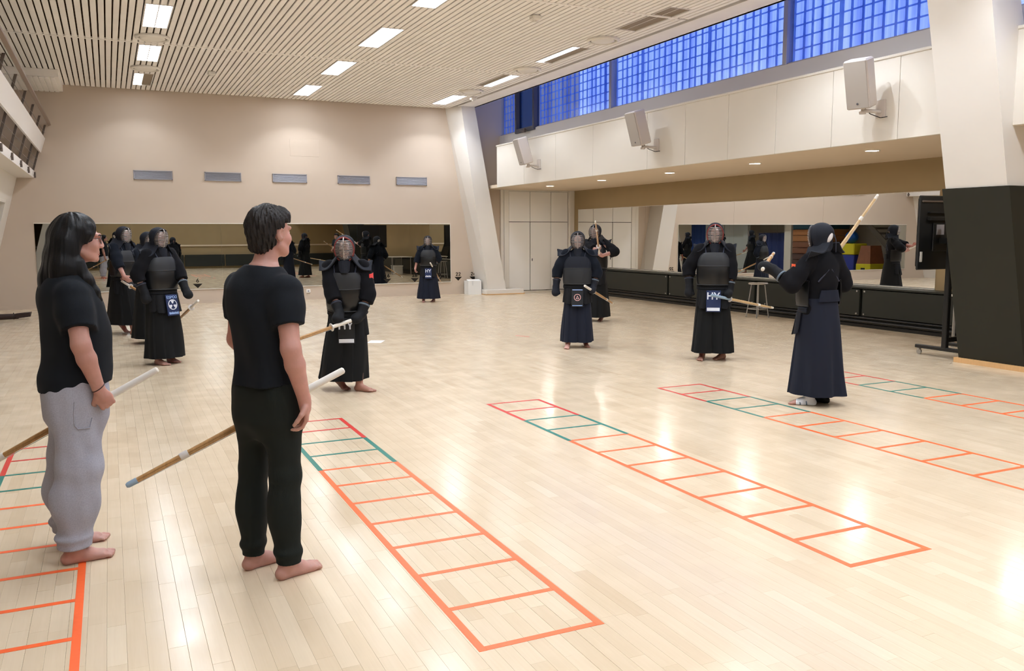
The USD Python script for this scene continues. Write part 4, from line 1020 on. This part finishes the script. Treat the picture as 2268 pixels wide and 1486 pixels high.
    for u, y_, yw, hh in ((.066, .146, -10, .25), (-.066, .146, 10, .25), (.192, .085, -62, .215), (-.192, .085, 62, .215)):
        m = flap(.115*s, hh*s, (u*s, y_*s, zf), 7, yw); m.apply_transform(Tt); obj('flap', m, tare, wg)
    if tag is not None:
        kind, tm = tag
        T = Tt@np.r_[np.c_[np.eye(3)*1., [0, 0, 0]], [[0, 0, 0, 1]]]@rotm((1, 0, 0), 8); T2 = np.eye(4); T2[:3, 3] = (0, .187*s, 0)
        T = Tt@T2@rotm((1, 0, 0), 9)
        p = bx(-.088*s, .088*s, -.004, .010, -.275*s, -.005*s, .004); p.apply_transform(T); tg = obj('name_tag', p, tm, root)
        def tx(st, hh, z, x=0, bold=True): return text(st, hh*s, (x*s, .0105, z*s), (-1, 0, 0), (0, 0, 1), .003, bold)
        parts = []
        if kind == 'HY': parts = [('lettering', join(tx('HY', .085, -.075)), 'letter_white'), ('strip', bx(-.078*s, .078*s, .010, .013, -.262*s, -.222*s), 'letter_white')]
        if kind == 'HYs': parts = [('lettering', join(tx('HY', .080, -.075)), 'letter_white'), ('strip', join(*[bx((-.072+.022*q)*s, (-.072+.022*q+.017)*s, .010, .013, -.235*s, (-.205+.006*(q % 3))*s) for q in range(7)]), 'letter_white')]
        if kind == 'ESPOO':
            ring = Point(0, -.135).buffer(.066).difference(Point(0, -.135).buffer(.056)); bl = []
            for q in range(3):
                a_ = 90+120*q; w_ = Polygon([(0, 0)]+[(.054*math.cos(math.radians(a_+d_)), .054*math.sin(math.radians(a_+d_))) for d_ in np.linspace(-26, 26, 9)]).difference(Point(0, 0).buffer(.014)); bl.append(affinity.translate(w_, 0, -.135))
            em = [prism([(-x*s, y*s) for x, y in g_.exterior.coords][::-1] if not g_.interiors else Polygon([(x*s, y*s) for x, y in g_.exterior.coords], [[(x*s, y*s) for x, y in i_.coords] for i_ in g_.interiors]), .003, 'y', (0, .010, 0)) for g_ in [ring]+bl]
            parts = [('emblem', join(*em), 'letter_white'), ('lettering', tx('ESPOO', .034, -.040), 'letter_blue'), ('strip', join(*[bx((-.070+.0205*q)*s, (-.070+.0205*q+.016)*s, .010, .013, -.258*s, (-.228-.004*(q % 2))*s) for q in range(7)]), 'letter_blue')]
        if kind == 'ring':
            ring = Point(0, -.135).buffer(.052).difference(Point(0, -.135).buffer(.042)); tri = Polygon([(-.026, -.158), (.026, -.158), (0, -.108)]).difference(Point(0, -.141).buffer(.010))
            em = [prism(Polygon([(x*s, y*s) for x, y in g_.exterior.coords], [[(x*s, y*s) for x, y in i_.coords] for i_ in g_.interiors]), .003, 'y', (0, .010, 0)) for g_ in (ring, tri)]
            parts = [('emblem', join(*em), 'letter_pink'), ('piping', join(bx(-.075*s, .075*s, .010, .013, -.030*s, -.018*s), bx(-.075*s, .075*s, .010, .013, -.262*s, -.250*s)), 'letter_blue')]
        if kind == 'plain': parts = [('strip', bx(-.06*s, .06*s, .010, .013, -.262*s, -.215*s), 'letter_white')]
        for n_, m_, mt_ in parts: m_.apply_transform(T); obj(n_, m_, mt_, tg)
    # ---- helmet (men)
    if helmet:
        P = lambda x, y, z: H+Rh@(np.array([x, y, z])*s)
        hl = np.array([.20, .20, .22])*s+.12
        S = Sdf3(H-hl, H+hl, .0075)
        S.ell(P(0, -.004, .035), np.array([.108, .122, .108])*s, .0, 'add', Rh).cone(P(0, .0, -.01), P(0, -.02, -.07), (.102*s), .094*s, .02)
        S.cone(P(0, .03, -.085), P(0, .05, -.13), .055*s, .045*s, .03)
        S.ell(P(0, .118, -.010), np.array([.094, .075, .122])*s, .012, 'sub', Rh)
        S.ell(P(0, -.16, -.06), np.array([.070, .085, .115])*s, .02, 'sub', Rh)
        hd = obj('helmet', S.mesh(), wing, root, smooth=True)
        th = np.linspace(0, 2*np.pi, 41)
        ov = lambda t, g=0.: (np.cos(t)*(.097+g), .070-.018*np.cos(t)**2+.018*np.sin(t), -.010+np.sin(t)*(.124+g))
        obj('face_frame', tube([P(*ov(t)) for t in th], .0105*s, 8), mask, hd, smooth=True)
        obj('face_lining', join(tube([P(*(np.array(ov(t, .0))*[.86, 1, .90]+[0, -.022, 0])) for t in th], .011*s, 8), tube([P(*(np.array(ov(t, .0))*[.72, 1, .78]+[0, -.030, 0])) for t in th], .013*s, 8)), mask, hd, smooth=True)
        bars = []
        for i in range(14):
            z = -.108+i*.0152; hw = .097*math.sqrt(max(0, 1-((z)/.124)**2)); zz = z-.010
            bars.append(tube([P(x, .070-.018*(x/.097)**2+.018*z/.124+.050*(1-(x/max(hw, .01))**2)**.8*(hw/.097), zz) for x in np.linspace(-hw, hw, 15)], .0055*s, 6))
        bars.append(tube([P(0, .070+.018*z/.124+.052*(math.sqrt(max(0, 1-(z/.124)**2))), z-.010) for z in np.linspace(-.122, .122, 19)], .0075*s, 8))
        obj('face_grille', join(*bars), 'grille_steel', hd, smooth=True)
        for q in (-1, 1):
            G = np.zeros((10, 12, 3)); ww = wing_w
            for i, v in enumerate(np.linspace(0, 1, 10)):
                for j, u in enumerate(np.linspace(-1, 1, 12)):
                    x = .080+.012*math.sin(v*3)+(ww-.080)*v; half = .115*(1-.72*v**3.2)
                    zc = -.055-.115*(1-(1-min(v*1.6, 1))**2.)+.012*max(0, v-.5); zc += -.010*u*u-.034*u*v-.02*u
                    G[i, j] = (q*x, -.030+u*half*(1.0), zc)
            g2 = H+(G.reshape(-1, 3)*s)@(Rh@rot(y=0)).T*1.0
            m = strip(g2.reshape(G.shape)[::-q], thick=.011*s); obj('shoulder_flap', m, wing, hd, smooth=60)
        m = flap(.125*s, .125*s, (0, 0, 0), 6, 0, .014, .82, .03); T = np.eye(4); T[:3, :3] = Rh; T[:3, 3] = P(0, .105, -.125); m.apply_transform(T); obj('throat_guard', m, wing, hd)
        obj('tie_cord', join(tube([P(.098*math.cos(t), -.004+.112*math.sin(t), .02-.045*math.sin(t)) for t in np.linspace(.5, 2*math.pi-.0-2.6+2.1, 20)], .005*s, 6), tube([P(.02, -.125, .03), P(.03, -.14, -.03), P(.045, -.13, -.14)], .005*s, 6)), 'cord_navy', hd)
        if cap: 
            S2 = Sdf3(H-hl, H+hl, .008); S2.ell(P(0, -.028, .03), np.array([.084, .088, .095])*s, 0, 'add', Rh); obj('head_towel', S2.mesh(), cap, root, smooth=True)
    # ---- gauntlets (kote)
    for n, q in (('R', 1), ('L', -1)):
        if n in bare: continue
        wr, d = J['wr'+n], J['hd'+n]/np.linalg.norm(J['hd'+n]); fa = wr-J['el'+n]; L_ = np.linalg.norm(fa); fa = fa/L_
        S = Sdf3(np.minimum(wr-.26, wr+.26*0-.26), wr+.26, .008)
        S.cone(wr-fa*.125*s, wr-fa*.02*s, .058*s, .048*s, .01).cut(wr-fa*.135*s, -fa)
        side = np.cross(d, [0, 0, 1.]); side = side/(np.linalg.norm(side)+1e-9) if np.linalg.norm(side) > .2 else np.array([1., 0, 0])
        S.cone(wr, wr+d*.045*s, .050*s, .054*s, .02).ell(wr+d*.085*s, np.array([.056, .056, .05])*s, .03)
        S.cone(wr+d*.03*s-side*q*.03*s, wr+d*.085*s-side*q*.055*s, .026*s, .022*s, .012)
        kt = obj('gauntlet', S.mesh(), 'cloth_armour' if arm == 'armour_grey' else 'cloth_armour_dark', root, smooth=True)
        obj('cuff_band', tube([wr-fa*.128*s, wr-fa*.122*s, wr-fa*.112*s, wr-fa*.106*s], [.056*s, .062*s, .062*s, .056*s], 16), 'cord_navy' if n == 'R' else 'strap_grey', kt, smooth=40)
    if patch: 
        n, mt_ = patch; c = J['sh'+n]*.62+J['el'+n]*.38; o = np.array([.086 if n == 'R' else -.086, .02, 0])*s
        G = np.array([[Tt[:3, :3]@(np.array([(1 if n == 'R' else -1)*.092*math.cos(a_), .092*math.sin(a_), z_])*s)+c for a_ in np.linspace(-.1, .9, 8)] for z_ in (.045, 0, -.045)])
        obj('sleeve_patch', strip(G, thick=.006), mt_, root)
    return root, J, H, Rh, W

# ---------------------------------------------------------------- people in training clothes
def casual(label, loc, rz, s, J, head, look, shirt, pants, skin, hair, feet, torso, body_h=.0045, waist=.90, hemz=.86, cuff=.11, leg=(.088, .074, .062), sleeve=.62, curl=(.9, .6), seed=3, wob=(.0045, .0022), palm=None):
    root = person_root(label, loc, rz); H = np.array(head, float); R = rot(z=look[0], x=look[1], y=look[2])
    zs, A, B, cy = torso
    pts = np.array([J[k] for k in J]+[H]); lo = np.array([*(pts.min(0)[:2]-.26), -.004]); hi = np.array([*(pts.max(0)[:2]+.26), H[2]+.16])
    def body(S, g=0.):
        for q, n in ((1, 'R'), (-1, 'L')):
            an = foot_sdf(S, J['an'+n], feet[n], s) if g == 0 else J['an'+n]
            S.cone(J['an'+n]+np.array([0, 0, .0 if g else .0]), J['kn'+n], .040*s, .056*s, .02).cone(J['kn'+n], J['hip'+n], .058*s, .082*s, .03)
        S.loft(zs, np.array(A)-.012, np.array(B)-.012, cy=cy, k=.03)
        S.cone((0, cy[-1]-.01, zs[-1]-.04), H+R@np.array([0, -.018, -.075])*s, .058*s, .050*s, .03)
        for n in 'RL': S.cone(J['sh'+n], J['el'+n], .052*s, .042*s, .03).cone(J['el'+n], J['el'+n]*.7+J['wr'+n]*.3, .043*s, .044*s, .02).cone(J['el'+n]*.7+J['wr'+n]*.3, J['wr'+n], .044*s, .027*s, .015)
    S = Sdf3(lo, hi, body_h); body(S); head_sdf(S, H, R, s)
    for n, q, c in (('R', 1, curl[0]), ('L', -1, curl[1])):
        pn = np.array(palm[n], float) if palm else np.array([-q, 0, 0.])
        hand_sdf(S, J['wr'+n], J['hd'+n], pn, q, c, s*.95)
    obj('body', S.mesh(), skin, root, smooth=True); face_parts(root, H, R, s)
    # ---- shirt
    S = Sdf3([lo[0], lo[1], hemz-.05], [hi[0], hi[1], zs[-1]+.10], .0065)
    S.loft(np.r_[hemz-.03, zs[zs > hemz]], np.interp(np.r_[hemz-.03, zs[zs > hemz]], zs, A)+np.where(np.r_[hemz-.03, zs[zs > hemz]] < waist+.06, .020, .010), np.interp(np.r_[hemz-.03, zs[zs > hemz]], zs, B)+np.where(np.r_[hemz-.03, zs[zs > hemz]] < waist+.06, .020, .010), cy=np.interp(np.r_[hemz-.03, zs[zs > hemz]], zs, cy), k=.0)
    for n, q in (('R', 1), ('L', -1)):
        e = J['sh'+n]*(1-sleeve)+J['el'+n]*sleeve; d = (J['el'+n]-J['sh'+n]); d = d/np.linalg.norm(d)
        S2 = S.like()
        S2.cone(J['sh'+n], J['sh'+n]*.5+e*.5, .074*s, .073*s, .05).cone(J['sh'+n]*.5+e*.5, e+d*.06, .072*s, .071*s, .03).cut(e, d)
        hh = np.clip(.5+.5*(S.F-S2.F)/.03, 0, 1); S.F = S.F+(S2.F-S.F)*hh-.03*hh*(1-hh)
    S.ell(H+R@np.array([0, -.012, -.135])*s, np.array([.066, .068, .05])*s, .01, 'sub')
    S.wob(.0045, (20, 20, 12), seed); S.cut((0, 0, hemz), (0, .12, -1))
    obj('shirt', S.mesh(), shirt, root, smooth=True)
    # ---- trousers
    S = Sdf3([lo[0], lo[1], cuff-.04], [hi[0], hi[1], hemz+.10], .0065)
    for q, n in ((1, 'R'), (-1, 'L')):
        c = J['an'+n]+np.array([0, 0, cuff-J['an'+n][2]]); c[1] -= .0; kn = J['kn'+n]
        S.cone(c, kn, leg[2], leg[1]+.004, .02).cone(kn, J['hip'+n], leg[1]+.002, leg[0]+.010, .03)
        S.ell(kn*.6+c*.4+np.array([0, -.012, 0]), (leg[1]+.006, leg[1]+.012, .16), .03).ell(c+np.array([0, .0, .055]), (leg[2]+.010, leg[2]+.013, .035), .015)
    S.loft(np.r_[waist-.24, waist-.15, waist-.05, waist+.03], np.interp(waist, zs, A)*np.array([.62, .92, .98, .90])+.004, np.interp(waist, zs, B)*np.array([.62, 1.03, 1.03, .90])+.006, cy=np.interp([waist-.24, waist-.15, waist-.05, waist+.03], zs, cy), k=.06)
    S.wob(wob[0], (30, 30, 6), seed+5); S.wob(wob[1], 22, seed+9); S.cut((0, 0, cuff), (0, 0, -1))
    TM = S.mesh(); tr = obj('trousers', TM, pants, root, smooth=True)
    return root, H, R, tr, TM
def hair_mesh(H, R, s, kind, seed=2):
    P = lambda x, y, z: H+R@(np.array([x, y, z])*s); r_ = np.array([.20, .22, .25])*s
    if kind == 'short':
        S = Sdf3(H-r_, H+r_, .0042)
        S.ell(P(0, -.018, .036), np.array([.086, .106, .094])*s, 0, 'add', R).ell(P(0, -.050, -.020), np.array([.074, .066, .070])*s, .03, 'add', R).ell(P(.0, .050, .082), np.array([.060, .044, .031])*s, .02, 'add', R).ell(P(0, -.072, -.062), np.array([.050, .030, .035])*s, .03, 'add', R)
        X, Y, Z = S.ax[0][:, None, None]-H[0], S.ax[1][None, :, None]-H[1], S.ax[2][None, None, :]-H[2]
        x, y, z = (R[0, k]*X+R[1, k]*Y+R[2, k]*Z for k in range(3))
        x, y, z = x/s, y/s, z/s
        lim = .052-1.05*np.clip(y+.0, -.5, .045)*1.0                              # hairline: high over the face, low at the nape
        line = np.where(y > .02, .045+(y-.02)*.15, np.where(y > -.012, -.022+(y+.012)*2.0, np.maximum(-.10, -.022+(y+.012)*2.2)))
        d = (line-z)*.55
        ear = np.sqrt(((np.abs(x)-.080)/.03)**2+((y+.008)/.024)**2+((z+.014)/.036)**2)-1; d = np.maximum(d, -ear*.024)
        S.F = np.maximum(S.F, (d*s).astype(np.float32))
        ang = np.arctan2(x, y+.02); n_ = .0028*np.sin(ang*23+z*40)+.0022*np.sin(ang*41-z*70+1)+.0035*np.sin(x*55+y*38+2)*np.sin(z*47+y*30)
        S.F = S.F+(n_*s).astype(np.float32)
        return S.mesh()
    lo = H-np.array([.19, .25, .42])*s; hi = H+np.array([.19, .19, .18])*s
    S = Sdf3(lo, hi, .0048)
    S.ell(P(0, -.018, .034), np.array([.088, .108, .096])*s, 0, 'add', R)
    for q in (-1, 1):
        S.chain([P(q*.055, -.020, .04), P(q*.070, -.046, -.05), P(q*.082, -.050, -.15), P(q*.092, -.040, -.24)], np.array([.040, .032, .036, .032])*s, .03)
        S.chain([P(q*.058, .040, .060), P(q*.073, .036, .02), P(q*.079, .024, -.020)], np.array([.018, .013, .008])*s, .02)
    S.chain([P(0, -.085, .0), P(0, -.092, -.10), P(0, -.108, -.20), P(0, -.128, -.31)], np.array([.058, .062, .066, .050])*s, .04)
    for x in (-.06, .06): S.chain([P(x, -.070, -.02), P(x*1.15, -.082, -.14), P(x*1.25, -.108, -.28)], np.array([.052, .052, .040])*s, .04)
    S.chain([P(.085, -.01, -.12), P(.100, .020, -.20), P(.100, .055, -.26), P(.094, .085, -.30)], np.array([.030, .030, .024, .012])*s, .02)
    S.ell(P(0, .104, -.022), np.array([.064, .080, .118])*s, .012, 'sub', R)
    X, Y, Z = S.ax[0][:, None, None]-H[0], S.ax[1][None, :, None]-H[1], S.ax[2][None, None, :]-H[2]
    ang = np.arctan2(X, Y+.03); S.F = S.F+(s*(.0008*np.sin(ang*26+Z*6)+.0006*np.sin(ang*47-Z*9+1)+.0022*np.sin(ang*9+Z*14))).astype(np.float32)
    return S.mesh()
V = lambda *a: np.array(a, float)
# ---- long-haired woman, left foreground
J = dict(shR=V(.166, .0, 1.318), shL=V(-.166, .0, 1.318), elR=V(.240, .015, 1.085), elL=V(-.238, .03, 1.075), wrR=V(.225, .085, .855), wrL=V(-.205, .088, .79), hdR=V(-.02, .42, -.9), hdL=V(.02, .3, -.95),
         anR=V(.125, -.06, .075), anL=V(-.165, -.05, .075), knR=V(.115, -.015, .47), knL=V(-.135, -.015, .47), hipR=V(.085, .0, .87), hipL=V(-.09, .0, .87))
tz = np.array([.72, .80, .90, 1.0, 1.12, 1.24, 1.32, 1.385, 1.43])
root, H, R, tr, TM = casual('long-haired woman with glasses in black T-shirt and grey sweatpants, barefoot, at the left edge', (-.19, 4.70), -81.9, .985, J, (0, .062, 1.580), (0, -3, 0), 'shirt_black', 'trousers_grey', 'skin', None,
    {'R': 4, 'L': -4}, (tz, [.165, .182, .186, .180, .182, .190, .186, .140, .080], [.125, .140, .142, .142, .146, .142, .124, .098, .072], [.0, .0, .005, .018, .022, .012, .0, -.002, .0]), waist=.87, hemz=.862, cuff=.080, leg=(.094, .104, .078), sleeve=.66, curl=(1.15, 1.1), seed=4, palm={'R': (-1, .1, 0), 'L': (1, .1, 0)})
obj('hair', hair_mesh(H, R, .985, 'long'), 'hair_black', root, smooth=True)
P = lambda x, y, z: H+R@np.array([x, y, z])*.985
fr = []
for q in (-1, 1):
    fr.append(tube([P(q*.031+.021*math.cos(t), .099-.012*abs(math.cos(t))*(1 if q*math.cos(t) > 0 else 0), -.003+.0165*math.sin(t)) for t in np.linspace(0, 2*np.pi, 25)], .0016, 6))
    fr.append(tube([P(q*.052, .088, .004), P(q*.073, .055, .004), P(q*.078, .0, .0)], .0016, 6))
fr.append(tube([P(-.010, .099, .0), P(0, .104, .003), P(.010, .099, .0)], .0014, 6))
obj('glasses', join(*fr), 'glasses', root, smooth=True)
w = J['wrR']; d = w-J['elR']; d /= np.linalg.norm(d); a = np.cross(d, [0, 0, 1]); a /= np.linalg.norm(a); c = np.cross(d, a); q0 = w-d*.02
obj('wristband', tube([q0+a*.030*math.cos(t)+c*.030*math.sin(t)+d*.010*math.sin(t) for t in np.linspace(0, 2*np.pi, 25)], .0028, 6), 'band_dark', root, smooth=True)
from scipy.spatial import cKDTree
kd = cKDTree(TM.vertices); pk = []
for y, z in ((-.035, .81), (-.035, .75), (-.033, .70), (-.02, .682), (.03, .678), (.08, .678), (.098, .69), (.10, .72)):
    pk.append(TM.vertices[kd.query((.30, y, z))[1]]+np.array([.0025, 0, 0]))
obj('pocket_seam', tube(pk, .0032, 6), 'trousers_grey', tr, smooth=True)
bamboo_sword('bamboo sword at the far hip of the long-haired woman, reaching the left edge', (.205, 4.885, .885), (-.81, 5.00, .335), stave='bamboo')
# ---- man in black
J = dict(shR=V(.172, -.058, 1.348), shL=V(-.172, -.058, 1.348), elR=V(.238, -.085, 1.095), elL=V(-.235, -.05, 1.10), wrR=V(.232, -.015, .845), wrL=V(-.195, .135, .842), hdR=V(-.03, .10, -.99), hdL=V(.03, .35, -.93),
         anR=V(.115, -.055, .075), anL=V(-.109, -.085, .075), knR=V(.110, -.045, .48), knL=V(-.112, -.062, .48), hipR=V(.085, -.05, .89), hipL=V(-.085, -.05, .89))
tz = np.array([.74, .82, .92, 1.02, 1.14, 1.26, 1.34, 1.415, 1.46])
cy = [-.055, -.055, -.05, -.05, -.055, -.06, -.062, -.055, -.045]
root, H, R, tr, TM = casual('dark-haired barefoot man in black T-shirt and black joggers standing in the foreground', (.68, 4.06), -64.5, 1.0, J, (0, .0, 1.607), (6, 0, 0), 'shirt_black', 'trousers_black', 'skin', None,
    {'R': -2, 'L': 0}, (tz, [.150, .165, .166, .160, .168, .188, .190, .138, .076], [.110, .122, .112, .108, .116, .124, .114, .090, .068], cy), waist=.90, hemz=.93, cuff=.072, leg=(.084, .064, .052), sleeve=.60, curl=(.55, 1.1), seed=8, palm={'R': (-.6, -.75, 0), 'L': (1, .1, 0)})
obj('hair', hair_mesh(H, R, 1.0, 'short'), 'hair_brown', root, smooth=True)
bamboo_sword('bamboo sword with a grey tip at the far hip of the man in black', (1.063, 4.30, .905), (.0155, 4.30, .428), cap='leather_blue')

# ---- kendo fighters
FB = dict(hd=(.05, .25, -.95), hint=(.7, -.5, 0)); 
def hang(q, x=.31, y=.03, z=.90): return dict(wr=(q*x, y, z), hd=(q*.06, .25, -.95), hint=(q*.8, -.5, 0))
b, t = V(5.83, 10.10, .885), V(6.70, 10.76, .56)
kendoka('stocky kendo fighter in grey-black armour with a round pink emblem, facing the camera', (5.94, 10.45), 150.4, 1.585, feet=((.15, .10, -6, 0), (-.10, -.06, 8, 0)), arms={'R': hang(1, .345, .02, .90), 'L': dict(grip=on(b, t, .27), hd=(.25, .8, -.45), hint=(-1, -.3, 0))}, tag=('ring', 'tag_black'), gi='gi_navy', hak='hakama_navy', mask='mask_black', arm='armour_grey', seed=2, wing_w=.30, hem=(.02, .02, .225, .20))
bamboo_sword('bamboo sword at the hip of the stocky fighter in grey-black armour', b, t)
b, t = V(6.624, 8.398, .840), V(7.763, 8.566, .625)
kendoka('tall black kendo fighter with a blue HY name tag, standing before the mirror wall', (6.88, 8.68), 141.6, 1.68, feet=((.12, .05, -10, 0), (-.13, -.03, -35, 0)), arms={'R': hang(1, .30, .03, .92), 'L': dict(grip=on(b, t, .30), hd=(.25, .85, -.35), hint=(-1, -.3, 0))}, tag=('HY', 'tag_navy'), seed=3, wing_w=.26, hem=(.0, .02, .265, .22), hem_z=.10)
bamboo_sword('bamboo sword pointing back from the hip of the tall fighter with the blue HY tag', b, t, grip='leather_blue', stave='bamboo_pale')
b, t = V(6.697, 18.701, .925), V(7.28, 19.572, .408)
kendoka('small distant kendo fighter with a white HY tag before the far mirror', (6.75, 19.0), 160.4, 1.51, feet=((.12, .02, 0, 0), (-.12, -.02, -20, 0)), arms={'R': dict(wr=(.34, .03, .88), hd=(.1, .2, -1), hint=(.8, -.5, 0)), 'L': dict(grip=on(b, t, .28), hd=(.25, .85, -.35), hint=(-1, -.3, 0))}, bare=('R',), tag=('HYs', 'tag_navy'), gi='gi_navy', hak='hakama_navy', mask='mask_black', seed=4, wing_w=.29, cap='towel_white', hem=(0, .0, .27, .21), h=.012)
bamboo_sword('bamboo sword at the hip of the small distant fighter', b, t)
b, t = V(2.236, 8.329, .772), V(1.143, 8.025, .50)
kendoka('stooping kendo fighter with red mask lining, holding a bamboo sword low in both hands', (2.22, 8.56), 155.5, 1.63, lean=10, yaw=4, drop=.07, feet=((.19, -.10, 45, 22), (-.06, .06, 65, 0)), arms={'R': dict(grip=on(b, t, .25), hd=(.15, .8, -.6), hint=(1, -.4, .2)), 'L': dict(grip=on(b, t, .05), hd=(.55, .7, -.4), hint=(-1, -.5, .1))}, tag=('HY', 'tag_black'), seed=6, wing_w=.27, patch=('L', 'patch_red'), hem=(.12, -.04, .25, .23), hem_z=.115, head=(0, 2, 0))
bamboo_sword('bamboo sword held low across by the stooping fighter with the red mask lining', b, t)
b = V(.95, 10.96, .80); t = V(.74, 12.03, .44)
kendoka('kendo fighter with a round white emblem on a blue tag, behind the long-haired woman', (.55, 11.42), -145, 1.645, feet=((.11, .04, 0, 0), (-.12, -.03, -8, 0)), arms={'R': hang(1, .27, .06, .92), 'L': dict(grip=on(b, t, .24), hd=(.0, .6, -.75), hint=(-1, -.4, 0))}, tag=('ESPOO', 'tag_navy'), seed=5, mask='mask_black', wing_w=.26, hem=(.0, .02, .235, .21))
bamboo_sword('bamboo sword at the hip of the fighter with the round white emblem', b, t)
b, t = V(.16, 14.90, .866), V(.59, 14.02, .60)
kendoka('leftmost armoured kendo fighter, stepping with one heel raised', (.17, 15.2), -139.1, 1.72, drop=.03, lean=4, feet=((.10, .30, 8, 0), (-.10, -.22, 0, 38)), arms={'R': dict(grip=on(b, t, .27), hd=(-.1, .75, -.6), hint=(1, -.4, 0)), 'L': dict(grip=on(b, t, .05), hd=(.3, .75, -.5), hint=(-1, -.3, 0))}, bare=('R', 'L'), tag=('plain', 'tag_black'), seed=7, mask='mask_black', wing_w=.26, gi='gi_navy', cap='towel_white', hem=(0, .05, .24, .34), hem_z=.16, h=.012)
bamboo_sword('bamboo sword held low by the fighter stepping with one heel raised', b, t)
b, t = V(.95, 13.35, .90), V(1.30, 12.6, 1.32)
kendoka('kendo fighter with a gleaming steel mask, half hidden between two others on the left', (.52, 13.7), -142.6, 1.60, feet=((.12, .12, 5, 0), (-.12, -.12, 0, 15)), arms={'R': dict(wr=(.10, .33, 1.05), hd=(-.2, .9, .1), hint=(1, -.3, -.2)), 'L': dict(wr=(-.06, .28, .98), hd=(.2, .9, .1), hint=(-1, -.3, -.2))}, seed=8, mask='mask_black', wing_w=.27, gi='gi_navy', h=.012)
b, t = V(7.90, 13.17, 1.20), V(7.26, 12.24, 1.79)
kendoka('kendo fighter with raised bare hands and upright bamboo sword, behind the stocky one', (7.98, 13.45), 129.3, 1.71, feet=((.11, .10, 0, 0), (-.11, -.12, 0, 20)), arms={'R': dict(grip=on(b, t, .26), hd=(-.1, .85, .5), hint=(1, -.2, -.4)), 'L': dict(grip=on(b, t, .06), hd=(.35, .8, .4), hint=(-1, -.1, -.2))}, bare=('R', 'L'), seed=10, mask='mask_black', wing_w=.28, h=.012)
bamboo_sword('bamboo sword held upright before the face of the rear fighter with raised hands', b, t)
b, t = V(6.14, 6.29, 1.03), V(6.773, 6.081, 1.958)
b2, t2 = V(5.42, 6.14, 1.26), V(5.80, 6.42, 1.40)
root, J, H, Rh, W = kendoka('kendo fighter seen from behind in a navy divided skirt with a white foot brace', (5.93, 5.97), 0, 1.645, feet=((.10, -.02, 18, 0), (-.10, -.05, 47, 0)), arms={'R': dict(grip=on(b, t, .20), hd=(-.1, .7, .3), hint=(.5, -.4, -1)), 'L': dict(grip=on(b2, t2, .08), hd=(-.75, .6, .3), hint=(-.5, -.2, -1))}, seed=13, mask='mask_black', wing_w=.26, hak='hakama_navy', tare='cloth_armour', cap='towel_white', patch=('L', 'patch_orange'), hem=(.02, -.02, .235, .25), head=(14, -2, 0), hem_z=.10)
bamboo_sword('long bamboo sword tilted up behind the head of the fighter seen from behind', b, t, stave='bamboo_pale')
bamboo_sword('short bamboo sword in the stretched left hand of the fighter seen from behind', b2, t2)
for (fx, fy, yw), mt_, nm, fcut in (((-.10, -.05, 47), 'brace_white', 'foot_brace', .115), ((.10, -.02, 18), 'hair_black', 'sock', .30)):
    S = Sdf3((fx-.3, fy-.3, .001), (fx+.3, fy+.3, .16), .006); an = foot_sdf(S, np.array([fx, fy, 0]), yw, .97); S.cone(an, an+np.array([0, 0, .06]), .040, .042, .02)
    S.F = S.F-.006; Rf = rot(z=yw); S.cut(np.array([fx, fy, 0])+Rf@np.array([0, fcut, 0]), Rf@np.array([0, 1, 0])); S.cut((0, 0, .135), (0, 0, 1))
    fb = obj(nm, S.mesh(), mt_, root, smooth=True)
    if nm == 'foot_brace':
        for yy in (.02, .075):
            q = [np.array([fx, fy, 0])+Rf@np.array([.043*math.cos(a), yy+.01*math.sin(a), .006+(.072-yy*.42)*math.sin(a)]) for a in np.linspace(.0, math.pi, 14)]
            obj('strap', tube(q, .006, 6), 'strap_grey', fb, smooth=True)
# ---- a bare-headed swordsman whom only the mirrors show
J = dict(shR=V(.178, .0, 1.40), shL=V(-.178, .0, 1.40), elR=V(.25, .05, 1.13), elL=V(-.24, .02, 1.12), wrR=V(.10, .25, 1.10), wrL=V(-.05, .24, 1.0), hdR=V(-.3, .9, -.1), hdL=V(.3, .9, -.2),
         anR=V(.11, -.0, .075), anL=V(-.11, -.06, .075), knR=V(.11, .02, .48), knL=V(-.11, -.02, .48), hipR=V(.085, .0, .89), hipL=V(-.085, -.0, .89))
tz = np.array([.74, .82, .92, 1.02, 1.14, 1.26, 1.34, 1.415, 1.46])
root, H, R, tr, TM = casual('bare-headed man in black with a bamboo sword, standing beyond the right edge, seen in mirrors', (9.15, 4.5), 62, 1.0, J, (0, .03, 1.61), (0, 0, 0), 'shirt_black', 'trousers_black', 'skin', None,
    {'R': 0, 'L': 0}, (tz, [.150, .165, .166, .160, .168, .186, .184, .118, .072], [.110, .122, .112, .108, .116, .124, .112, .086, .066], [0.]*9), body_h=.007, waist=.90, hemz=.93, cuff=.09, leg=(.095, .08, .075), sleeve=.75, curl=(1.1, 1.1), seed=12)
obj('hair', hair_mesh(H, R, 1.0, 'short'), 'hair_brown', root, smooth=True)
bamboo_sword('bamboo sword of the bare-headed man whom only the mirrors show', (9.07, 4.66, 1.02), (8.35, 5.45, 1.40))
